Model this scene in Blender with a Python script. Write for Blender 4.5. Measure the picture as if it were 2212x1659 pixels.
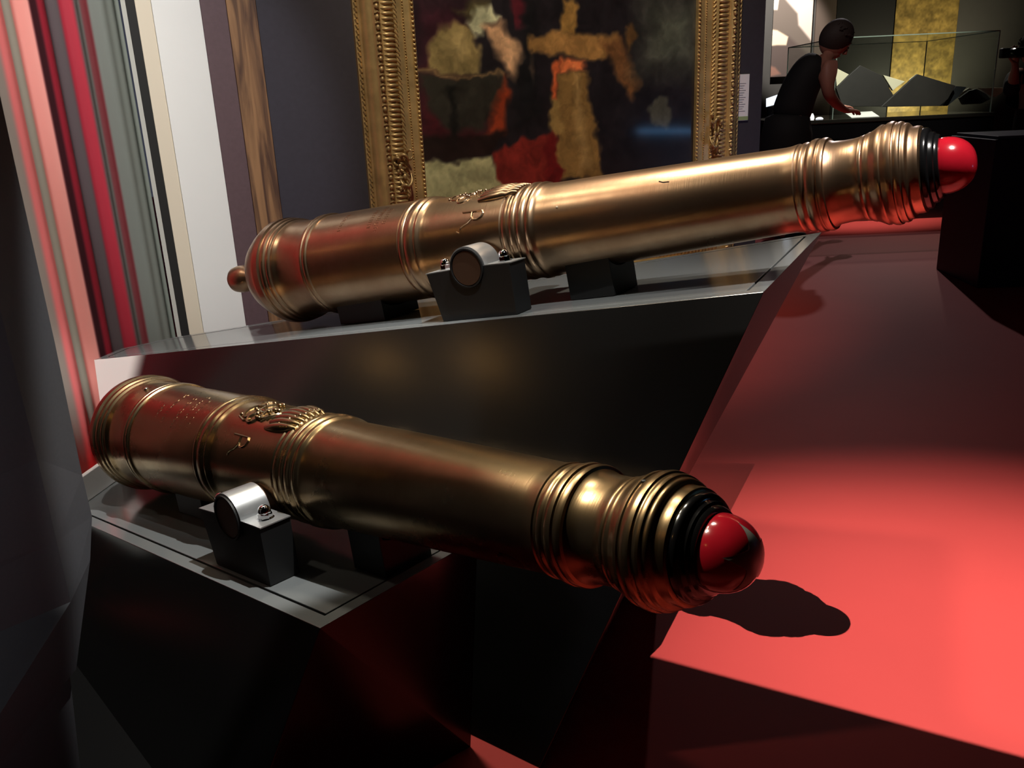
import bpy, bmesh, math, random
import numpy as np
from mathutils import Vector, Matrix
random.seed(7)
D = bpy.data
for o in list(D.objects): D.objects.remove(o)
SC = bpy.context.scene
COL = SC.collection

# ------------------------------------------------------------------ camera
K = 1.3            # metres per gun-unit
H = 1.04           # eye height above the red floor
F_PX = 1853.0
_dn = np.array([261, 5670, 1853.0]); _dn /= np.linalg.norm(_dn)
_up = -_dn
_fh = np.array([0, 0, 1.0]) - (-_dn[2]) * _up; _fh /= np.linalg.norm(_fh)
_rt = np.cross(_fh, _up)
if _rt[0] < 0: _rt = -_rt
CM = np.array([_rt, _fh, _up])
CAM = np.array([0, 0, H])
cd = D.cameras.new('camera'); cam = D.objects.new('camera', cd); COL.objects.link(cam)
cd.sensor_width = 36; cd.lens = F_PX / 2212 * 36; cd.clip_start = .02; cd.clip_end = 60
cx, cy, cz = CM @ [1, 0, 0], CM @ [0, -1, 0], -(CM @ [0, 0, 1])
cam.matrix_world = Matrix(((cx[0], cy[0], cz[0], 0), (cx[1], cy[1], cz[1], 0), (cx[2], cy[2], cz[2], H), (0, 0, 0, 1)))
SC.camera = cam

def ray(u, v): return CM @ np.array([(u - 1106) / F_PX, (v - 829.5) / F_PX, 1.0])
def at(u, v, Y):
    r = ray(u, v); return r * (Y / r[1]) + CAM
def onplane(u, v, p0, n):
    r = ray(u, v); return CAM + r * (((p0 - CAM) @ n) / (r @ n))
def floor_at(u, v): return onplane(u, v, np.zeros(3), np.array([0, 0, 1.0]))

# ------------------------------------------------------------------ world, exposure
SC.view_settings.view_transform = 'Standard'; SC.view_settings.look = 'None'
SC.view_settings.exposure = 0; SC.view_settings.gamma = 1; SC.view_settings.use_curve_mapping = False
W = D.worlds.new('world'); SC.world = W; W.use_nodes = True
W.node_tree.nodes['Background'].inputs[0].default_value = (.62, .68, 1, 1)
W.node_tree.nodes['Background'].inputs[1].default_value = .055

# ------------------------------------------------------------------ lamps of the room and added fills
def spot(name, loc, target, power, size, blend, radius=.02, col=(1, .86, .68)):
    l = D.lights.new(name, 'SPOT'); l.energy = power; l.spot_size = math.radians(size); l.spot_blend = blend
    l.shadow_soft_size = radius; l.color = col
    o = D.objects.new(name, l); COL.objects.link(o); o.location = loc
    o.rotation_euler = (Vector(target) - Vector(loc)).to_track_quat('-Z', 'Y').to_euler()
    return o
LB = np.array([.87, .90, 3.3])                          # shuttered ceiling spot: the pool on the red floor
spot('spot_floor', LB, (.98, 1.25, 0), 700, 39, 1, .0025, (1, .93, .86))
spot('spot_near_gun', (.45, 1.15, 3.3), (-.54, 1.52, .45), 420, 18.6, .25, .012, (.98, .97, .92))
spot('spot_far_gun', (.25, .7, 3.35), (-.15, 1.86, .7), 300, 26, .7, .02, (.98, .97, .92))
spot('spot_far_gun_top', (-.30, 2.62, 3.2), (.18, 1.68, .85), 170, 40, .9, .13, (1, .88, .70))
spot('spot_near_gun_top', (-1.0, 2.3, 2.95), (.0, 1.1, .6), 40, 34, .8, .10, (1, .88, .66))
spot('spot_near_muzzle', (-1.3, 1.75, 2.9), (.16, .83, .60), 330, 8.5, .5, .07, (1, .90, .72))
spot('spot_rings', (-1.75, 1.6, 3.1), (-.3, 1.9, .8), 26, 40, .8, .07, (1, .86, .66))
spot('spot_floor_far', (3.7, 9.3, 3.5), (1.7, 3.4, 0), 120, 62, .8, .03, (1, .90, .92))
spot('spot_curtain', (-.5, 1.0, 3.4), (-1.45, 2.35, .8), 330, 44, .9, .05, (1, .93, .86))
spot('spot_curtain_low', (-.3, .9, 3.3), (-1.42, 2.02, .6), 130, 18, .9, .05, (1, .93, .86))
spot('spot_panel', (-.4, .9, 3.4), (-.92, 2.72, 1.0), 210, 19, .6, .05, (.96, .98, 1))
spot('fill_side_panel', (1.3, -1.6, 2.4), (-1.1, .68, .75), 120, 22, .7, .2, (.9, .93, 1))  # added fill that lifts the dark side panel
spot('spot_picture', (.05, .9, 3.45), (.15, 3.1, 1.35), 240, 42, .8, .05, (1, .88, .68))
spot('spot_portrait', (3.4, 10.9, 3.4), (3.95, 12.6, 1.9), 600, 30, .5, .05, (1, .93, .84))
spot('spot_gold', (5.9, 11.4, .6), (5.8, 12.7, 1.6), 130, 110, 1, .1, (1, .9, .6))
spot('spot_case', (3.1, 6.2, 3.4), (2.9, 7.3, 1.0), 420, 46, .8, .05, (1, .95, .82))
spot('spot_case_back', (4.6, 9.6, 3.4), (3.4, 7.6, 1.0), 120, 40, .8, .05, (1, .95, .82))
spot('fill_plinth_end', (-.3, .3, 3.3), (-1.12, 2.10, .42), 270, 9, .5, .03, (1, .98, .95))  # added spot brightening the plinth end and the white board
spot('fill_visitor', (1.2, 3.6, 3.5), (2.1, 6.3, 1.1), 60, 24, .8, .05, (1, .85, .78))  # added fill on the bending visitor
spot('spot_wall_end', (1.35, 2.5, .5), (1.0, 3.4, .9), 5, 60, 1, .1, (.5, .6, 1))
# ------------------------------------------------------------------ helpers
def s2l(c):
    c = [x / 255 for x in c]
    return tuple(x / 12.92 if x <= .04045 else ((x + .055) / 1.055) ** 2.4 for x in c)
def mat(name, rgb=(128, 128, 128), rough=.5, metal=0, spec=.5, coat=0, bump=0, bscale=60, lin=None, noise=0, nscale=8, emit=0, trans=0, vcol=None, rnoise=0):
    m = D.materials.new(name); m.use_nodes = True; nt = m.node_tree; N = nt.nodes; L = nt.links
    b = N['Principled BSDF']; c = lin or s2l(rgb)
    b.inputs['Base Color'].default_value = (*c, 1); b.inputs['Roughness'].default_value = rough
    b.inputs['Metallic'].default_value = metal; b.inputs['Specular IOR Level'].default_value = spec
    b.inputs['Coat Weight'].default_value = coat; b.inputs['Coat Roughness'].default_value = .08
    tc = N.new('ShaderNodeTexCoord')
    if trans: b.inputs['Transmission Weight'].default_value = trans
    if emit: b.inputs['Emission Color'].default_value = (*c, 1); b.inputs['Emission Strength'].default_value = emit
    src = None
    if vcol:
        a = N.new('ShaderNodeVertexColor'); a.layer_name = vcol; src = a.outputs[0]
        L.new(src, b.inputs['Base Color'])
    if noise:
        n = N.new('ShaderNodeTexNoise'); n.inputs['Scale'].default_value = nscale; n.inputs['Detail'].default_value = 6
        L.new(tc.outputs['Object'], n.inputs['Vector'])
        mr = N.new('ShaderNodeMapRange'); mr.inputs[1].default_value = .25; mr.inputs[2].default_value = .75
        mr.inputs[3].default_value = 1 - noise; mr.inputs[4].default_value = 1 + noise
        L.new(n.outputs[0], mr.inputs[0])
        mx = N.new('ShaderNodeVectorMath'); mx.operation = 'SCALE'
        if src: L.new(src, mx.inputs[0])
        else: mx.inputs[0].default_value = c
        L.new(mr.outputs[0], mx.inputs['Scale']); L.new(mx.outputs[0], b.inputs['Base Color'])
        if rnoise:
            m2 = N.new('ShaderNodeMapRange'); m2.inputs[1].default_value = .3; m2.inputs[2].default_value = .7
            m2.inputs[3].default_value = rough - rnoise; m2.inputs[4].default_value = rough + rnoise
            L.new(n.outputs[0], m2.inputs[0]); L.new(m2.outputs[0], b.inputs['Roughness'])
    if bump:
        n = N.new('ShaderNodeTexNoise'); n.inputs['Scale'].default_value = bscale; n.inputs['Detail'].default_value = 4
        L.new(tc.outputs['Object'], n.inputs['Vector'])
        bp = N.new('ShaderNodeBump'); bp.inputs['Strength'].default_value = bump; bp.inputs['Distance'].default_value = .002
        L.new(n.outputs[0], bp.inputs['Height']); L.new(bp.outputs[0], b.inputs['Normal'])
    return m

class MB:
    def __init__(s): s.v = []; s.f = []; s.c = []
    def add(s, vs, fs):
        k = len(s.v); s.v += [tuple(map(float, p)) for p in vs]; s.f += [tuple(i + k for i in f) for f in fs]; return s
    def box(s, c, size, ax=None):
        ax = ax if ax is not None else np.eye(3); c = np.array(c, float); h = np.array(size) / 2
        vs = [c + ax[0] * h[0] * i + ax[1] * h[1] * j + ax[2] * h[2] * k for k in (-1, 1) for j in (-1, 1) for i in (-1, 1)]
        return s.add(vs, [(0, 2, 3, 1), (4, 5, 7, 6), (0, 1, 5, 4), (2, 6, 7, 3), (0, 4, 6, 2), (1, 3, 7, 5)])
    def prism(s, top, bot):                                # two matching rings of points
        n = len(top)
        fs = [tuple(range(n)), tuple(range(2 * n - 1, n - 1, -1))]
        fs += [(i, i + n, (i + 1) % n + n, (i + 1) % n) for i in range(n)]
        return s.add(list(top) + list(bot), fs)
    def lathe(s, prof, org=(0, 0, 0), X=(1, 0, 0), seg=96, caps=True):
        X = np.array(X, float); X /= np.linalg.norm(X); t = np.array([0, 0, 1.0]) if abs(X[2]) < .9 else np.array([0, 1.0, 0])
        A = np.cross(X, t); A /= np.linalg.norm(A); B = np.cross(A, X); org = np.array(org, float)
        vs = []; fs = []
        for p, r in prof:
            for i in range(seg):
                a = 2 * math.pi * i / seg; vs.append(org + X * p + r * (math.cos(a) * A + math.sin(a) * B))
        for j in range(len(prof) - 1):
            for i in range(seg):
                k = (i + 1) % seg; fs.append((j * seg + i, j * seg + k, (j + 1) * seg + k, (j + 1) * seg + i))
        if caps: fs.append(tuple(range(seg - 1, -1, -1))); fs.append(tuple((len(prof) - 1) * seg + i for i in range(seg)))
        return s.add(vs, fs)
    def tube(s, pts, r, seg=8, ends=True):
        pts = [np.array(p, float) for p in pts]; n = len(pts); rr = r if hasattr(r, '__len__') else [r] * n
        vs = []; fs = []; pa = None
        for i, p in enumerate(pts):
            t = pts[min(i + 1, n - 1)] - pts[max(i - 1, 0)]; t /= (np.linalg.norm(t) + 1e-12)
            if pa is None:
                q = np.array([0, 0, 1.0]) if abs(t[2]) < .9 else np.array([1.0, 0, 0]); pa = np.cross(t, q)
            pa = pa - t * (pa @ t); pa /= np.linalg.norm(pa); pb = np.cross(t, pa)
            for j in range(seg):
                a = 2 * math.pi * j / seg; vs.append(p + rr[i] * (math.cos(a) * pa + math.sin(a) * pb))
        for i in range(n - 1):
            for j in range(seg):
                k = (j + 1) % seg; fs.append((i * seg + j, i * seg + k, (i + 1) * seg + k, (i + 1) * seg + j))
        if ends: fs += [tuple(range(seg - 1, -1, -1)), tuple((n - 1) * seg + j for j in range(seg))]
        return s.add(vs, fs)
    def ball(s, c, r, seg=12, rings=8, sc=(1, 1, 1), ax=None):
        ax = ax if ax is not None else np.eye(3)
        c = np.array(c, float); vs = []; fs = []
        for i in range(rings + 1):
            th = math.pi * i / rings
            for j in range(seg):
                ph = 2 * math.pi * j / seg
                q = np.array([math.sin(th) * math.cos(ph) * sc[0], math.sin(th) * math.sin(ph) * sc[1], math.cos(th) * sc[2]]) * r
                vs.append(c + ax[0] * q[0] + ax[1] * q[1] + ax[2] * q[2])
        for i in range(rings):
            for j in range(seg):
                k = (j + 1) % seg; fs.append((i * seg + j, (i + 1) * seg + j, (i + 1) * seg + k, i * seg + k))
        return s.add(vs, fs)
    def build(s, name, m, parent=None, smooth=None, bevel=0, label=None):
        me = D.meshes.new(name); me.from_pydata(s.v, [], s.f)
        b = bmesh.new(); b.from_mesh(me); bmesh.ops.remove_doubles(b, verts=b.verts, dist=1e-6)
        bmesh.ops.recalc_face_normals(b, faces=b.faces); b.to_mesh(me); b.free()
        if smooth is not None:
            for p in me.polygons: p.use_smooth = True
            me.set_sharp_from_angle(angle=math.radians(smooth))
        me.materials.append(m); o = D.objects.new(name, me); COL.objects.link(o)
        if parent is not None: o.parent = parent
        if bevel:
            md = o.modifiers.new('bevel', 'BEVEL'); md.width = bevel; md.segments = 3; md.limit_method = 'ANGLE'
        if label: o['label'] = label
        return o
def tag(o, label=None, cat=None, group=None, kind=None):
    if label: o['label'] = label
    if cat: o['category'] = cat
    if group: o['group'] = group
    if kind: o['kind'] = kind
    return o
def empty(name, loc=(0, 0, 0), M=None):
    o = D.objects.new(name, None); COL.objects.link(o); o.empty_display_size = .05
    if M is not None: o.matrix_world = M
    else: o.location = loc
    return o
def structure(o): o['kind'] = 'structure'; return o
def copy_tree(o, parent=None):
    c = o.copy(); COL.objects.link(c); c.parent = parent
    if parent is not None: c.matrix_parent_inverse = o.matrix_parent_inverse.copy()
    for ch in o.children: copy_tree(ch, c)
    return c
def painted(name, pts_uv, P0, U, V, w, h, m, colour, parent=None, nu=200, nv=200, disp=None):
    """a flat board (w along U, h along V) whose colour comes from colour(u, v) arrays in metres"""
    uu, vv = np.meshgrid(np.linspace(0, w, nu), np.linspace(0, h, nv)); N_ = np.cross(U, V)
    dz = disp(uu, vv) if disp else np.zeros_like(uu)
    P = P0 + uu[..., None] * U + vv[..., None] * V + dz[..., None] * N_
    me = D.meshes.new(name)
    idx = np.arange(nu * nv).reshape(nv, nu)
    F = np.stack([idx[:-1, :-1], idx[:-1, 1:], idx[1:, 1:], idx[1:, :-1]], -1).reshape(-1, 4)
    me.from_pydata(P.reshape(-1, 3).tolist(), [], F.tolist())
    ca = me.color_attributes.new('paint', 'FLOAT_COLOR', 'POINT')
    c = np.clip(colour(uu, vv), 0, 1); c = np.where(c <= .04045, c / 12.92, ((c + .055) / 1.055) ** 2.4)
    c = np.concatenate([c, np.ones(c.shape[:2] + (1,))], -1).reshape(-1)
    ca.data.foreach_set('color', c.astype(np.float32))
    for p in me.polygons: p.use_smooth = True
    me.materials.append(m); o = D.objects.new(name, me); COL.objects.link(o)
    if parent is not None: o.parent = parent
    md = o.modifiers.new('thickness', 'SOLIDIFY'); md.thickness = .004; md.offset = 0
    return o

# ------------------------------------------------------------------ materials
def bronze_mat(name, c1, c2, c3, rough):
    m = D.materials.new(name); m.use_nodes = True; nt = m.node_tree; N = nt.nodes; L = nt.links
    b = N['Principled BSDF']; b.inputs['Metallic'].default_value = 1
    tc = N.new('ShaderNodeTexCoord')
    n = N.new('ShaderNodeTexNoise'); n.inputs['Scale'].default_value = 5; n.inputs['Detail'].default_value = 7; n.inputs['Roughness'].default_value = .6
    L.new(tc.outputs['Object'], n.inputs['Vector'])
    r = N.new('ShaderNodeValToRGB'); e = r.color_ramp.elements
    e[0].position = .3; e[0].color = (*c1, 1); e[1].position = .72; e[1].color = (*c3, 1)
    k = e.new(.5); k.color = (*c2, 1)
    L.new(n.outputs[0], r.inputs[0]); L.new(r.outputs[0], b.inputs['Base Color'])
    mr = N.new('ShaderNodeMapRange'); mr.inputs[1].default_value = .3; mr.inputs[2].default_value = .75
    mr.inputs[3].default_value = rough + .06; mr.inputs[4].default_value = rough - .04
    L.new(n.outputs[0], mr.inputs[0]); L.new(mr.outputs[0], b.inputs['Roughness'])
    mp = N.new('ShaderNodeMapping'); mp.inputs['Scale'].default_value = (260, 14, 14)   # turning marks around the barrel
    L.new(tc.outputs['Object'], mp.inputs[0])
    n2 = N.new('ShaderNodeTexNoise'); n2.inputs['Scale'].default_value = 1.5; n2.inputs['Detail'].default_value = 3
    L.new(mp.outputs[0], n2.inputs['Vector'])
    bp = N.new('ShaderNodeBump'); bp.inputs['Strength'].default_value = .10; bp.inputs['Distance'].default_value = .0012
    L.new(n2.outputs[0], bp.inputs['Height'])
    n3 = N.new('ShaderNodeTexNoise'); n3.inputs['Scale'].default_value = 13; n3.inputs['Detail'].default_value = 3
    L.new(tc.outputs['Object'], n3.inputs['Vector'])
    b2 = N.new('ShaderNodeBump'); b2.inputs['Strength'].default_value = .12; b2.inputs['Distance'].default_value = .004
    L.new(n3.outputs[0], b2.inputs['Height']); L.new(bp.outputs[0], b2.inputs['Normal']); L.new(b2.outputs[0], b.inputs['Normal'])
    return m
BRZ_FAR = bronze_mat('polished_red_bronze', (.36, .21, .125), (.46, .30, .185), (.60, .43, .28), .30)
BRZ_NEAR = bronze_mat('polished_olive_bronze', (.25, .165, .085), (.35, .245, .13), (.46, .34, .19), .27)
TRN = mat('dark_brown_bronze', lin=(.13, .075, .05), rough=.45, metal=.7)
BLACK = mat('satin_black_block', (16, 16, 17), .55)
PLUG = mat('black_gloss_plug', (14, 14, 15), .16, coat=.4)
REDP = mat('red_gloss_paint', lin=(.30, .006, .014), rough=.16, coat=.5, noise=.3, nscale=9, bump=.25, bscale=30)
GREYW = mat('worn_grey_paint', (125, 125, 120), .35)
STEEL = mat('satin_steel', lin=(.50, .51, .52), rough=.34, metal=.75)
CHROME = mat('chrome', lin=(.8, .8, .82), rough=.05, metal=1)
FACE = mat('gloss_charcoal_plinth', (20, 20, 20), .2, spec=.5, coat=.0)
TOPM = mat('gloss_grey_plinth_top', lin=(.155, .165, .168), rough=.13, spec=.5)
RED = mat('red_floor_paint', lin=(.58, .062, .056), rough=.65, spec=.22, noise=.04, nscale=3)
WHITE = mat('white_board', (226, 226, 222), .5, noise=.02, nscale=5)
GILT = mat('gilt_moulding', lin=(.60, .42, .19), rough=.38, metal=.6, noise=.25, nscale=20, bump=.3, bscale=80)
GILTD = mat('antique_gilt', lin=(.46, .32, .15), rough=.42, metal=.6, noise=.35, nscale=40)
NAVY = mat('dark_wall', (50, 46, 56), .75, noise=.1, nscale=60)
ROOMD = mat('dark_room', (15, 15, 16), .85)

# ------------------------------------------------------------------ the setting
GAP = 0
MB().box((3.5, 4.5, -.05), (17, 20, .1)).build('floor', RED); structure(D.objects['floor'])
structure(MB().box((3.5, 4.5, 3.75), (17, 20, .1)).build('ceiling', ROOMD))
# picture wall: Y = 3.05 + X tan20
TB = math.tan(math.radians(20)); WU = np.array([math.cos(math.radians(20)), math.sin(math.radians(20)), 0]); WN = np.array([WU[1], -WU[0], 0])
WP = np.array([0, 3.05, 0])
def wx(rho): Y = 3.05 / (1 - TB * rho); return np.array([rho * Y, Y, 0])
def wallpt(u, v, lift=0): return onplane(u, v, WP + WN * lift, WN)
AXW = np.array([WU, -WN, [0, 0, 1]])
def wallslab(name, r0, r1, th, m, lift=0, z0=0, z1=3.7, bevel=0):
    a, b = wx(r0), wx(r1); c = (a + b) / 2 + WN * (lift + th / 2); c[2] = (z0 + z1) / 2
    return MB().box(c, (np.linalg.norm(b - a), th, z1 - z0), AXW).build(name, m, bevel=bevel)
structure(wallslab('wall_back', -.392, .2915, .16, NAVY, -.16))
structure(wallslab('trim_1', -.3826, -.3656, .03, mat('beige_board', (214, 203, 182), .55), 0, bevel=.002))
structure(wallslab('trim_2', -.3654, -.3145, .034, WHITE, 0, bevel=.002))
def wood():
    m = mat('brown_wood_panel', (96, 70, 54), .5); nt = m.node_tree; N = nt.nodes; L = nt.links; b = N['Principled BSDF']
    tc = N.new('ShaderNodeTexCoord'); mp = N.new('ShaderNodeMapping'); mp.inputs['Scale'].default_value = (14, 14, 1.2)
    L.new(tc.outputs['Object'], mp.inputs[0]); w = N.new('ShaderNodeTexNoise'); w.inputs['Scale'].default_value = 2.2; w.inputs['Detail'].default_value = 8; w.inputs['Distortion'].default_value = 1.4
    L.new(mp.outputs[0], w.inputs['Vector']); r = N.new('ShaderNodeValToRGB'); e = r.color_ramp.elements
    e[0].position = .35; e[0].color = (*s2l((78, 54, 42)), 1); e[1].position = .65; e[1].color = (*s2l((150, 112, 78)), 1)
    L.new(w.outputs[0], r.inputs[0]); L.new(r.outputs[0], b.inputs['Base Color']); return m
structure(wallslab('trim_3', -.3143, -.287, .028, mat('purple_brown_board', (90, 70, 74), .6, noise=.1, nscale=80), 0, bevel=.002))
structure(wallslab('trim_4', -.2868, -.255, .012, wood(), 0, bevel=.001))
structure(wallslab('trim_5', -.3925, -.3828, .01, mat('dark_slot', (20, 19, 17), .7), -.004))
structure(wallslab('trim_6', -.3975, -.3925, .03, mat('thin_metal_edge', (180, 180, 172), .4), -.005))
# left wall with the striped drapery
C0 = wx(-.3975); CU = np.array([-.5, -.866, 0]); CN = np.array([.866, -.5, 0])
def left_slab(a, b, z0, z1, th, name, m):
    a = np.array([*a, 0.]); b = np.array([*b, 0.]); u = (b - a) / np.linalg.norm(b - a); n = np.array([-u[1], u[0], 0])
    c = (a + b) / 2 - n * 0; c[2] = (z0 + z1) / 2
    return MB().box(c, (np.linalg.norm(b - a), th, z1 - z0), np.array([u, n, [0, 0, 1]])).build(name, m)
PL = C0 + CU * 1.04
structure(left_slab((C0 + CU * 0 - CN * .16)[:2], (PL - CN * .16)[:2], 0, 3.7, .1, 'wall_left', ROOMD))
structure(left_slab((PL - CN * .16)[:2], (-4.4, PL[1] + .1), 0, 3.7, .1, 'wall_left_return', ROOMD))
structure(left_slab((-4.4, PL[1] + .1), (-4.4, -5.4), 0, 3.7, .1, 'wall_left_rear', ROOMD))
structure(MB().box((3.5, 12.75, 1.85), (17, .1, 3.7)).build('wall_far', mat('far_wall', (74, 72, 70), .8, noise=.05)))
structure(MB().box((11.9, 4.5, 1.85), (.1, 19.8, 3.7)).build('wall_right', ROOMD))
structure(MB().box((3.5, -5.35, 1.85), (17, .1, 3.7)).build('wall_rear', ROOMD))
# curtain colours along the wall (metres from the corner), sRGB stripes, some dark ones painting fold shadow
def cu_at(px, py=150):
    p = onplane(px, py, C0, CN); return float((p - C0) @ CU)
stripes = [(262, (120, 126, 118)), (222, (112, 116, 110)), (214, (140, 52, 60)), (202, (120, 60, 64)), (196, (104, 104, 100)), (180, (104, 98, 96)), (174, (172, 44, 60)), (156, (160, 40, 56)), (150, (86, 76, 78)), (128, (80, 66, 70)),
           (124, (150, 32, 50)), (106, (140, 28, 44)), (100, (56, 18, 26)), (88, (60, 20, 28)), (84, (236, 156, 146)), (56, (232, 150, 142)), (50, (168, 164, 150)), (32, (164, 158, 146)), (27, (238, 130, 128)), (8, (230, 120, 120)), (2, (150, 140, 132)), (-14, (150, 140, 132)), (-18, (226, 70, 88)), (-50, (220, 44, 66))]
stripes += [(-110, (206, 38, 58)), (-150, (190, 28, 50)), (-200, (150, 22, 40)), (-240, (110, 16, 28)), (-300, (176, 28, 46)), (-330, (90, 16, 26))]
su = np.array([cu_at(p) for p, _ in stripes]); sc_ = np.array([c for _, c in stripes]) / 255
PER = su[-1]
def curtain_col(u, v):
    t = np.where(u < PER, u, PER - np.abs(((u - PER) % (2 * PER * .9)) - PER * .9) )
    c = np.stack([np.interp(t, su, sc_[:, i]) for i in range(3)], -1)
    return c
cur = empty('striped_curtain', (PL[0] / 2 + C0[0] / 2, PL[1] / 2 + C0[1] / 2, 0))
tag(cur, 'floor-length red, pink and grey striped curtain hanging left of the white wall board', 'curtain')
CURM = mat('striped_curtain_cloth', rough=.6, vcol='paint', spec=.3)
c_ = painted('curtain_cloth', None, C0 - np.array([cur.location[0], cur.location[1], 0]) + np.array([0, 0, .02]), CU, np.array([0, 0, 1.0]), 1.0, 3.5, CURM, curtain_col, cur, 420, 12,
        disp=lambda u, v: .010 * np.sin(u * 2 * math.pi / .105 + 1.2) + .004 * np.sin(u * 2 * math.pi / .043) * (1 - .3 * v / 3.5))
MB().tube([C0 - np.array(cur.location) + CU * .03 + np.array([0, 0, 3.54]), C0 - np.array(cur.location) + CU * 1.0 + np.array([0, 0, 3.54])], .015).build('curtain_rail', STEEL, cur, smooth=40)

# ------------------------------------------------------------------ gun frames
def frame(o, d):
    o = np.array(o) * K + CAM; d = np.array(d); d /= np.linalg.norm(d)
    a = np.cross(d, [0, 0, 1.0]); a /= np.linalg.norm(a); n = np.cross(a, d); return o, d, a, n
G_FAR = frame((-.41257, 1.65862, -.28947), (.82272, -.54157, .17273))
G_NEAR = frame((-.64147, 1.42023, -.52134), (.70889, -.69130, .13991))
OFF = .108
def gp(G, s, t, h=-OFF): o, d, a, n = G; return o + (d * s + a * t + n * h) * K

# ------------------------------------------------------------------ plinths
def inset(poly, w):
    """shrink a convex planar loop by w"""
    P = [np.array(p) for p in poly]; n = len(P); nn = np.cross(P[1] - P[0], P[2] - P[1]); nn /= np.linalg.norm(nn)
    out = []
    for i in range(n):
        e1 = P[i] - P[i - 1]; e1 /= np.linalg.norm(e1); e2 = P[(i + 1) % n] - P[i]; e2 /= np.linalg.norm(e2)
        m1 = np.cross(nn, e1); m2 = np.cross(nn, e2); b = m1 + m2; b /= (1 + m1 @ m2); out.append(P[i] + b * w)
    return out
def plinth(name, top, bot, w, label):
    c = np.mean(bot, 0); c[2] = 0; root = empty(name, c)
    tag(root, label, 'plinth')
    T = [np.array(p) - c for p in top]; Bt = [np.array(p) - c for p in bot]; n = len(T)
    nn = np.cross(T[1] - T[0], T[2] - T[1]); nn /= np.linalg.norm(nn)
    if nn[2] < 0: nn = -nn
    I = inset(T, w); R = [p - nn * .012 for p in I]
    mb = MB(); mb.v = [tuple(p) for p in T + I + R + Bt]
    for i in range(n):
        j = (i + 1) % n
        mb.f += [(i, j, n + j, n + i), (n + i, n + j, 2 * n + j, 2 * n + i), (i, 3 * n + i, 3 * n + j, j)]
    mb.f += [tuple(range(2 * n, 3 * n)), tuple(range(3 * n, 4 * n))]
    body = mb.build('body', FACE, root, bevel=.0012)
    for i in range(n): pass
    body.data.materials.append(TOPM); body.data.materials.append(BLACK)
    for p in body.data.polygons:
        if p.normal.dot(Vector(nn)) > .98:
            z = (Vector(p.center) - Vector(T[0])).dot(Vector(nn)); p.material_index = 1 if z > -.006 else 2
    J = inset(I, .005)
    MB().prism([p - nn * .0005 for p in J], [p - nn * .0119 for p in J]).build('top_panel', TOPM, root, bevel=.0012)
    return root, body, c
A = gp(G_FAR, -.4762, .1743); B = gp(G_FAR, .9484, .1281); C = gp(G_FAR, .8769, -.4471); Dd = gp(G_FAR, -.4759, -.0255); E_ = gp(G_FAR, -.5571, .0580)
Bf = np.array([.01217 * K, .88055 * K, 0.0]); Af = np.array([-.75480 * K, 1.45309 * K, 0.0])
Cf = floor_at(1432, 1128); Df = np.array([-.74 * K, 1.86 * K, 0.0]); Ef = np.array([-.83 * K, 1.80 * K, 0.0])
pl1, body1, c1_ = plinth('sloping_plinth', [A, B, C, Dd, E_], [Af, Bf, Cf, Df, Ef], .030, 'large sloping glossy charcoal plinth under the farther cannon, before the gilt frame')
# bright light on the end of its front face painted in, fading into charcoal
def painted_end_light(m_base, name, p0, e, x0, x1):
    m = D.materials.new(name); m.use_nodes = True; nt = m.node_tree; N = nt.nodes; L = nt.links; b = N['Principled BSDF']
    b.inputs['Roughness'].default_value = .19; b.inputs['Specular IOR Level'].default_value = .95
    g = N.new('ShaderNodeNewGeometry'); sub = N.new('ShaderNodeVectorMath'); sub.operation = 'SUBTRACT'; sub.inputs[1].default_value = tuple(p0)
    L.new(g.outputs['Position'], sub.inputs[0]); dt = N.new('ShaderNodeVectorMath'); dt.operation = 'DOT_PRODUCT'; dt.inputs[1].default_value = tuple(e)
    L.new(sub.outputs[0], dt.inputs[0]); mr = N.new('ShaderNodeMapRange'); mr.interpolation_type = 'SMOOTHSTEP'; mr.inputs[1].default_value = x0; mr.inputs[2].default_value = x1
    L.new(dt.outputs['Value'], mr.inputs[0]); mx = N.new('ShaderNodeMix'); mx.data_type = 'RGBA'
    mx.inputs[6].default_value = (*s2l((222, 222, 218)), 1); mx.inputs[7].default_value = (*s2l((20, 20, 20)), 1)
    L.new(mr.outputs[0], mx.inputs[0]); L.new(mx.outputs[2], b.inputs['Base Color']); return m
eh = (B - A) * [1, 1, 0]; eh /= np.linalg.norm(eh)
body1.data.materials.append(painted_end_light(FACE, 'plinth_end_painted_light', A, eh, .165, .24))
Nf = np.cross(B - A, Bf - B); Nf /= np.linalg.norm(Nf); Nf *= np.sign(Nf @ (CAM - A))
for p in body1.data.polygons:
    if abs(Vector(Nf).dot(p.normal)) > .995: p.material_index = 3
Q = gp(G_NEAR, .7299, .1500); R_ = gp(G_NEAR, .7165, -.100); P_ = gp(G_NEAR, -.098, .1500); U3 = gp(G_NEAR, -.24, .0)
Qf = floor_at(495, 1905); sh = Qf - Q; sh[2] = 0
def dn(p, k=1): q = p + sh * k; q = q.copy(); q[2] = 0; return q
nF = np.cross(Q - P_, Qf - Q); dF = np.cross(nF, [0, 0, 1.0]); dF /= np.linalg.norm(dF); dF *= -np.sign(dF[0]); PFL = Qf + dF * 1.3
pl2, body2, c2_ = plinth('sloping_plinth', [P_, Q, R_, U3], [PFL, Qf, np.array([R_[0] - .03, R_[1] - .08, 0]), np.array([-1.36, 1.92, 0])], .026, 'smaller sloping glossy charcoal plinth under the nearer cannon, by the dark side panel')
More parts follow.
